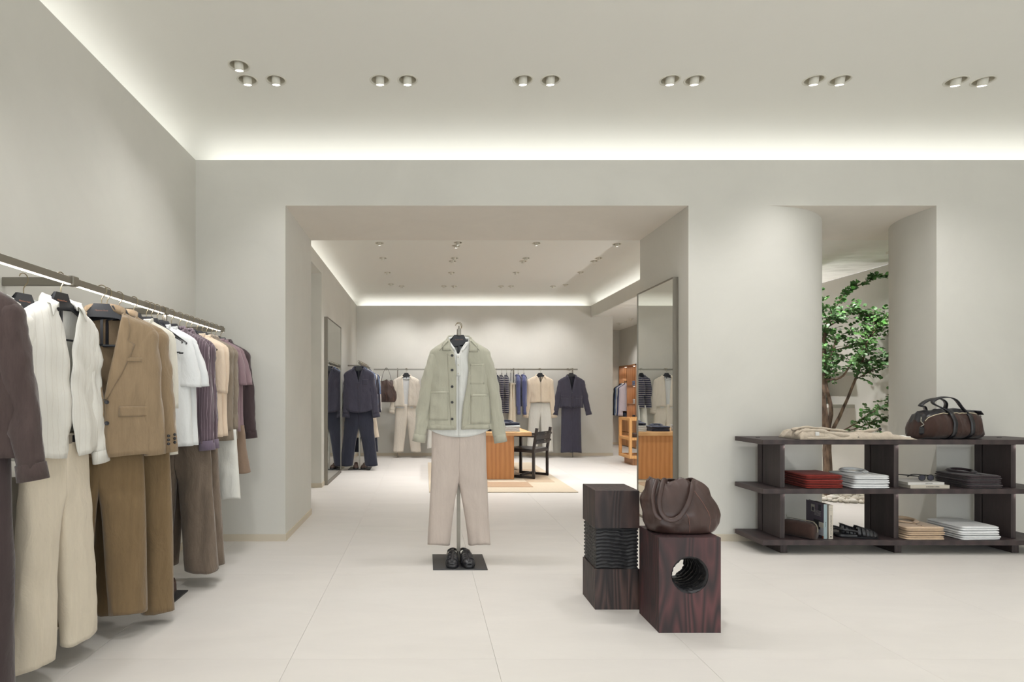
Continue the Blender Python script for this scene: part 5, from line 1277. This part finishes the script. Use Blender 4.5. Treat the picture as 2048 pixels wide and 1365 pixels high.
# ================================================================ indoor tree with pebbles, garden wall shelves
TY0=6.8
def tp(x,y,dy=0): return Vector(((x-850)*TY0/1150,TY0+dy,1.2-(y-790)*TY0/1150))
BARK=plain('tree_bark',(96,78,66),.85); bt=BARK.node_tree; bb=bt.nodes['Principled BSDF']
nz=N(bt,'ShaderNodeTexNoise',Scale=30.0,Detail=6.0); bt.links.new(coords(bt,(1,1,.25)),nz.inputs['Vector']); bt.links.new(ramp(bt,nz.outputs[0],[(.35,lin((62,50,44))),(.65,lin((134,112,94)))]),bb.inputs['Base Color']); bump(bt,bb,nz.outputs[0],.8,.01)
def leafmat(name,a,b_):
    m,t,b=nt(name); oi=t.nodes.new('ShaderNodeTexNoise'); oi.inputs['Scale'].default_value=3.0; t.links.new(coords(t,(1,1,1),'Object'),oi.inputs['Vector'])
    t.links.new(ramp(t,oi.outputs[0],[(.3,lin(a)),(.7,lin(b_))]),b.inputs['Base Color']); b.inputs['Roughness'].default_value=.5
    b.inputs['Transmission Weight'].default_value=0; return m
LEAF=leafmat('tree_leaf',(50,88,42),(84,126,64)); LEAFB=leafmat('tree_leaf_light',(66,128,52),(96,150,70))
tree=empty('indoor_tree',(4.79,TY0,0),0,'slender green indoor tree with small round leaves behind the niche','tree')
tr0=Vector((4.79,TY0,0)); rt=random.Random(11)
stems=[  # (pixel points, depth offsets, r0, r1)
 ([(1656,1006),(1655,930),(1654,860),(1648,790),(1652,730),(1654,690),(1662,655),(1676,625)],[0,0,.02,.03,.05,.06,.08,.1],.055,.014),
 ([(1646,1004),(1641,930),(1638,860),(1622,800),(1612,740),(1608,690)],[.12,.12,.14,.18,.2,.2],.024,.01),
 ([(1656,870),(1668,820),(1664,770),(1672,735),(1690,700),(1702,670)],[.02,.05,.1,.14,.2,.24],.026,.008),
 ([(1662,860),(1680,815),(1698,760),(1712,715),(1722,680),(1738,650)],[-.03,-.06,-.1,-.12,-.12,-.14],.020,.006),
 ([(1650,760),(1676,756),(1690,730),(1712,690),(1724,664)],[.03,-.04,-.1,-.16,-.2],.016,.005),
 ([(1652,800),(1636,780),(1622,764),(1612,740)],[.02,-.06,-.1,-.14],.014,.006),
 ([(1660,872),(1690,850),(1722,822),(1752,800),(1776,786)],[-.03,-.12,-.2,-.26,-.3],.010,.003),
 ([(1666,870),(1700,856),(1738,840),(1772,824)],[-.05,-.1,-.16,-.2],.008,.003),
 ([(1676,625),(1688,596),(1704,578),(1726,566),(1748,556),(1768,550)],[.1,.05,0,-.05,-.08,-.1],.011,.003),
 ([(1654,690),(1650,655),(1652,620),(1655,595),(1653,585)],[.06,.1,.14,.15,.16],.010,.003),
 ([(1662,655),(1682,640),(1702,628),(1722,632),(1736,640)],[.08,.02,-.04,-.06,-.1],.009,.003),
 ([(1690,700),(1716,690),(1745,675),(1765,658),(1768,645)],[.2,.14,.1,.06,.04],.008,.003),
 ([(1698,760),(1724,742),(1750,722),(1775,712)],[-.1,-.16,-.2,-.24],.008,.003),
 ([(1738,650),(1754,640),(1766,668)],[-.14,-.18,-.2],.005,.002),
 ([(1690,730),(1716,724),(1742,726),(1762,736)],[-.1,-.14,-.2,-.26],.006,.002),
 ([(1664,770),(1650,750),(1640,730)],[.1,.06,.0],.007,.003),
 ([(1648,790),(1660,760),(1684,740),(1694,712)],[.03,.1,.18,.24],.010,.004),
]
mb=MB(); tips=[]
P2=[]
for k,(pp,dd,r0,r1) in enumerate(stems):
    pts=catmull([tuple(tp(x,y,d)-tr0) for (x,y),d in zip(pp,dd)],5); L=len(pts)
    if k==0: pts[0]=(pts[0][0],pts[0][1],0)
    rr=[r0+(r1-r0)*(i/(L-1))**.8 for i in range(L)]
    if k in(0,1):
        pts=[(pts[0][0],pts[0][1],0.0)]+pts[1:]; rr[0]*=1.25
    pts=[(p[0]+.006*noise.noise((p[2]*9,k,1))*(i>0),p[1]+.006*noise.noise((p[2]*9,k,5)),p[2]) for i,p in enumerate(pts)]
    o=MB().tube(pts,rr,10 if r0>.012 else 6).obj('trunk' if k in(0,1) else 'branch',BARK,tree,True)
    P2.append((pts,r0))
# leaf mesh
def leafmesh(mat,name):
    n=9; v=[(0,0,0)]; 
    for k in range(n):
        a=2*PI*k/n-PI/2; r=.5*(1+.06*math.cos(a*2)); x=r*math.cos(a)*.92; y=.5+r*math.sin(a); v.append((x,y,.10*abs(x)-.06*y*y))
    v.append((0,.5,-.02)); f=[(n+1,1+k,1+(k+1)%n) for k in range(n)]
    me=bpy.data.meshes.new(name); me.from_pydata(v[:1]+v[1:],[],[tuple(q) for q in f]); me.materials.append(mat); me.update(); return me,v,f
lm1,LV,LFc=leafmesh(LEAF,'leaf'); lm2,_,_=leafmesh(LEAFB,'leaf')
leaves=[]
def add_leaf(p,d,s):
    if p[0]+tr0.x>5.41: return
    d=Vector(d).normalized(); up=Vector((rt.uniform(-.5,.5),rt.uniform(-1.2,-.1),rt.uniform(.1,1))).normalized()
    x=d.cross(up); 
    if x.length<.05: x=d.orthogonal()
    x.normalize(); z=x.cross(d).normalized()
    M=Matrix.Identity(4); 
    for i in range(3): M[i][0]=x[i]*s; M[i][1]=d[i]*s; M[i][2]=z[i]*s; M[i][3]=p[i]
    leaves.append(M)
twig=MB()
def twigs(pts,i0,dens,ln,ls,spread=1.0):
    L=len(pts)
    for i in range(i0,L):
        for _ in range(dens):
            p=Vector(pts[i]); t=(Vector(pts[min(L-1,i+1)])-Vector(pts[max(0,i-1)])).normalized()
            d=(t*rt.uniform(.2,1)+Vector((rt.uniform(-1,1),rt.uniform(-1,1),rt.uniform(-.5,.8)))*spread).normalized()
            l=ln*rt.uniform(.5,1.1); q=[p]; dd=d
            for s in range(4): 
                dd=(dd+Vector((rt.uniform(-.2,.2),rt.uniform(-.2,.2),rt.uniform(-.25,.12)))).normalized(); q.append(q[-1]+dd*l/4)
            q=[Vector((min(a.x,.66),a.y,a.z)) for a in q]
            twig.tube([tuple(a) for a in q],[.0022,.002,.0016,.0012,.001],4)
            m=5
            for s in range(1,m+1):
                u=s/m*4; k=min(3,int(u)); pp_=q[k].lerp(q[k+1],min(1,u-k)) if k<4 else q[-1]
                side=Vector((dd.y,-dd.x,rt.uniform(-.3,.5))); side=side.normalized() if side.length>.01 else Vector((1,0,0))
                for sg in (-1,1):
                    if rt.random()<.9: add_leaf(pp_,side*sg+dd*.6,ls*rt.uniform(.7,1.15))
            add_leaf(q[-1],dd,ls)
for k,(pts,r0) in enumerate(P2):
    L=len(pts)
    if k in(0,): twigs(pts,int(L*.5),2,.26,.040,1.0)
    elif k==1: twigs(pts,int(L*.5),3,.26,.038)
    elif k in(2,3,4,16): twigs(pts,int(L*.4),2,.25,.038,1.0)
    elif k==5: twigs(pts,int(L*.4),1,.2,.036)
    elif k in(6,7): twigs(pts,int(L*.25),2,.17,.038,.8)
    elif k==8: twigs(pts,3,1,.11,.046,.6)
    elif k==9: twigs(pts,int(L*.2),3,.14,.04)
    elif k in(10,11,12,13,14): twigs(pts,int(L*.1),2,.20,.040,.9)
    else: twigs(pts,int(L*.3),2,.2,.036)
twig.obj('twigs',BARK,tree).__setitem__('kind','stuff')
camL=Vector((0,0,1.2))-tr0
idx=sorted(range(len(leaves)),key=lambda i:(leaves[i].translation-camL).length/ (leaves[i].to_scale()[0]))
# single leaves: the 280 largest in view that are not hidden by the pillar
vis=[i for i in idx if (leaves[i].translation.x+tr0.x)/(leaves[i].translation.y+tr0.y)>.690]
single=set(vis[:280])
rest=MB()
for i,M in enumerate(leaves):
    if i in single:
        o=bpy.data.objects.new('leaf',lm1 if i%4 else lm2); COL.objects.link(o); o.parent=tree; o.matrix_local=M
    else: rest.add([tuple(M@Vector(v)) for v in LV],LFc)
o=rest.obj('foliage',LEAF,tree); o['kind']='stuff'
# pebbles round the trunk
peb=[plain('pebble_%d'%k,c_,.8) for k,c_ in enumerate(((214,208,196),(196,188,174),(224,220,210),(176,168,152)))]
pms=[]
for k in range(6):
    bm=bmesh.new(); bmesh.ops.create_icosphere(bm,subdivisions=2,radius=1)
    for v in bm.verts:
        nn=1+.28*noise.noise(v.co*1.3+Vector((k*5,0,0))); v.co*=nn; v.co.z*=.66
    me=bpy.data.meshes.new('pebble'); bm.to_mesh(me); bm.free(); me.materials.append(peb[k%4]); me.polygons.foreach_set('use_smooth',[True]*len(me.polygons)); pms.append(me)
first=True; placed=[]; tries=0
while len(placed)<150 and tries<6000:
    tries+=1
    a=rt.uniform(0,2*PI); r=math.sqrt(rt.random()); x=4.83+r*.42*math.cos(a); y=6.72+r*.38*math.sin(a); s=rt.uniform(.022,.042)
    if any((x-q[0])**2+(y-q[1])**2<((s+q[2])*.80)**2 for q in placed): continue
    if (x-4.767)**2+(y-6.8)**2<.08**2: continue
    placed.append((x,y,s))
placed.sort(key=lambda q:q[1])
for k,(x,y,s) in enumerate(placed):
    o=bpy.data.objects.new('pebble',pms[k%6]); COL.objects.link(o); o.location=(x,y,s*.55); o.scale=(s*rt.uniform(.9,1.25),s,s*rt.uniform(.9,1.2)); o.rotation_euler=(0,0,rt.uniform(0,6))
    tag(o,'pale rounded pebble in the ring heaped round the indoor tree','pebble','pebbles round the indoor tree')
# shelves on the garden wall with dark bag
for z,lb in ((1.075,'lower'),(1.49,'upper')):
    o=boxo('wall_shelf',5.22,5.499,7.36,9.4,z-.045,z,WALL); tag(o,'%s plaster wall shelf behind the indoor tree'%lb,'shelf')
bg2=empty('handbag',(5.33,7.95,1.075),.4,'dark leather handbag on the lower wall shelf behind the tree','bag')
MB().loft([[(x*w_,y*w_,z) for x,y in rrect(-.09,.09,-.16,.16,.05,5)] for z,w_ in ((0,.95),(.01,1),(.16,.98),(.21,.8),(.22,.7))]).obj('bag_body',L_BLACK,bg2,True)
MB().tube(catmull([(0,-.09,.2),(0,-.08,.3),(0,0,.34),(0,.08,.3),(0,.09,.2)],5),.006,8).obj('handle',L_BLACK,bg2,True)

o=boxo('added_led_profile',5.235,5.305,7.4,9.3,1.4905,1.505,STEELL); tag(o,'slim added light channel on the upper garden wall shelf','light')  # housing added to go with the garden fill light
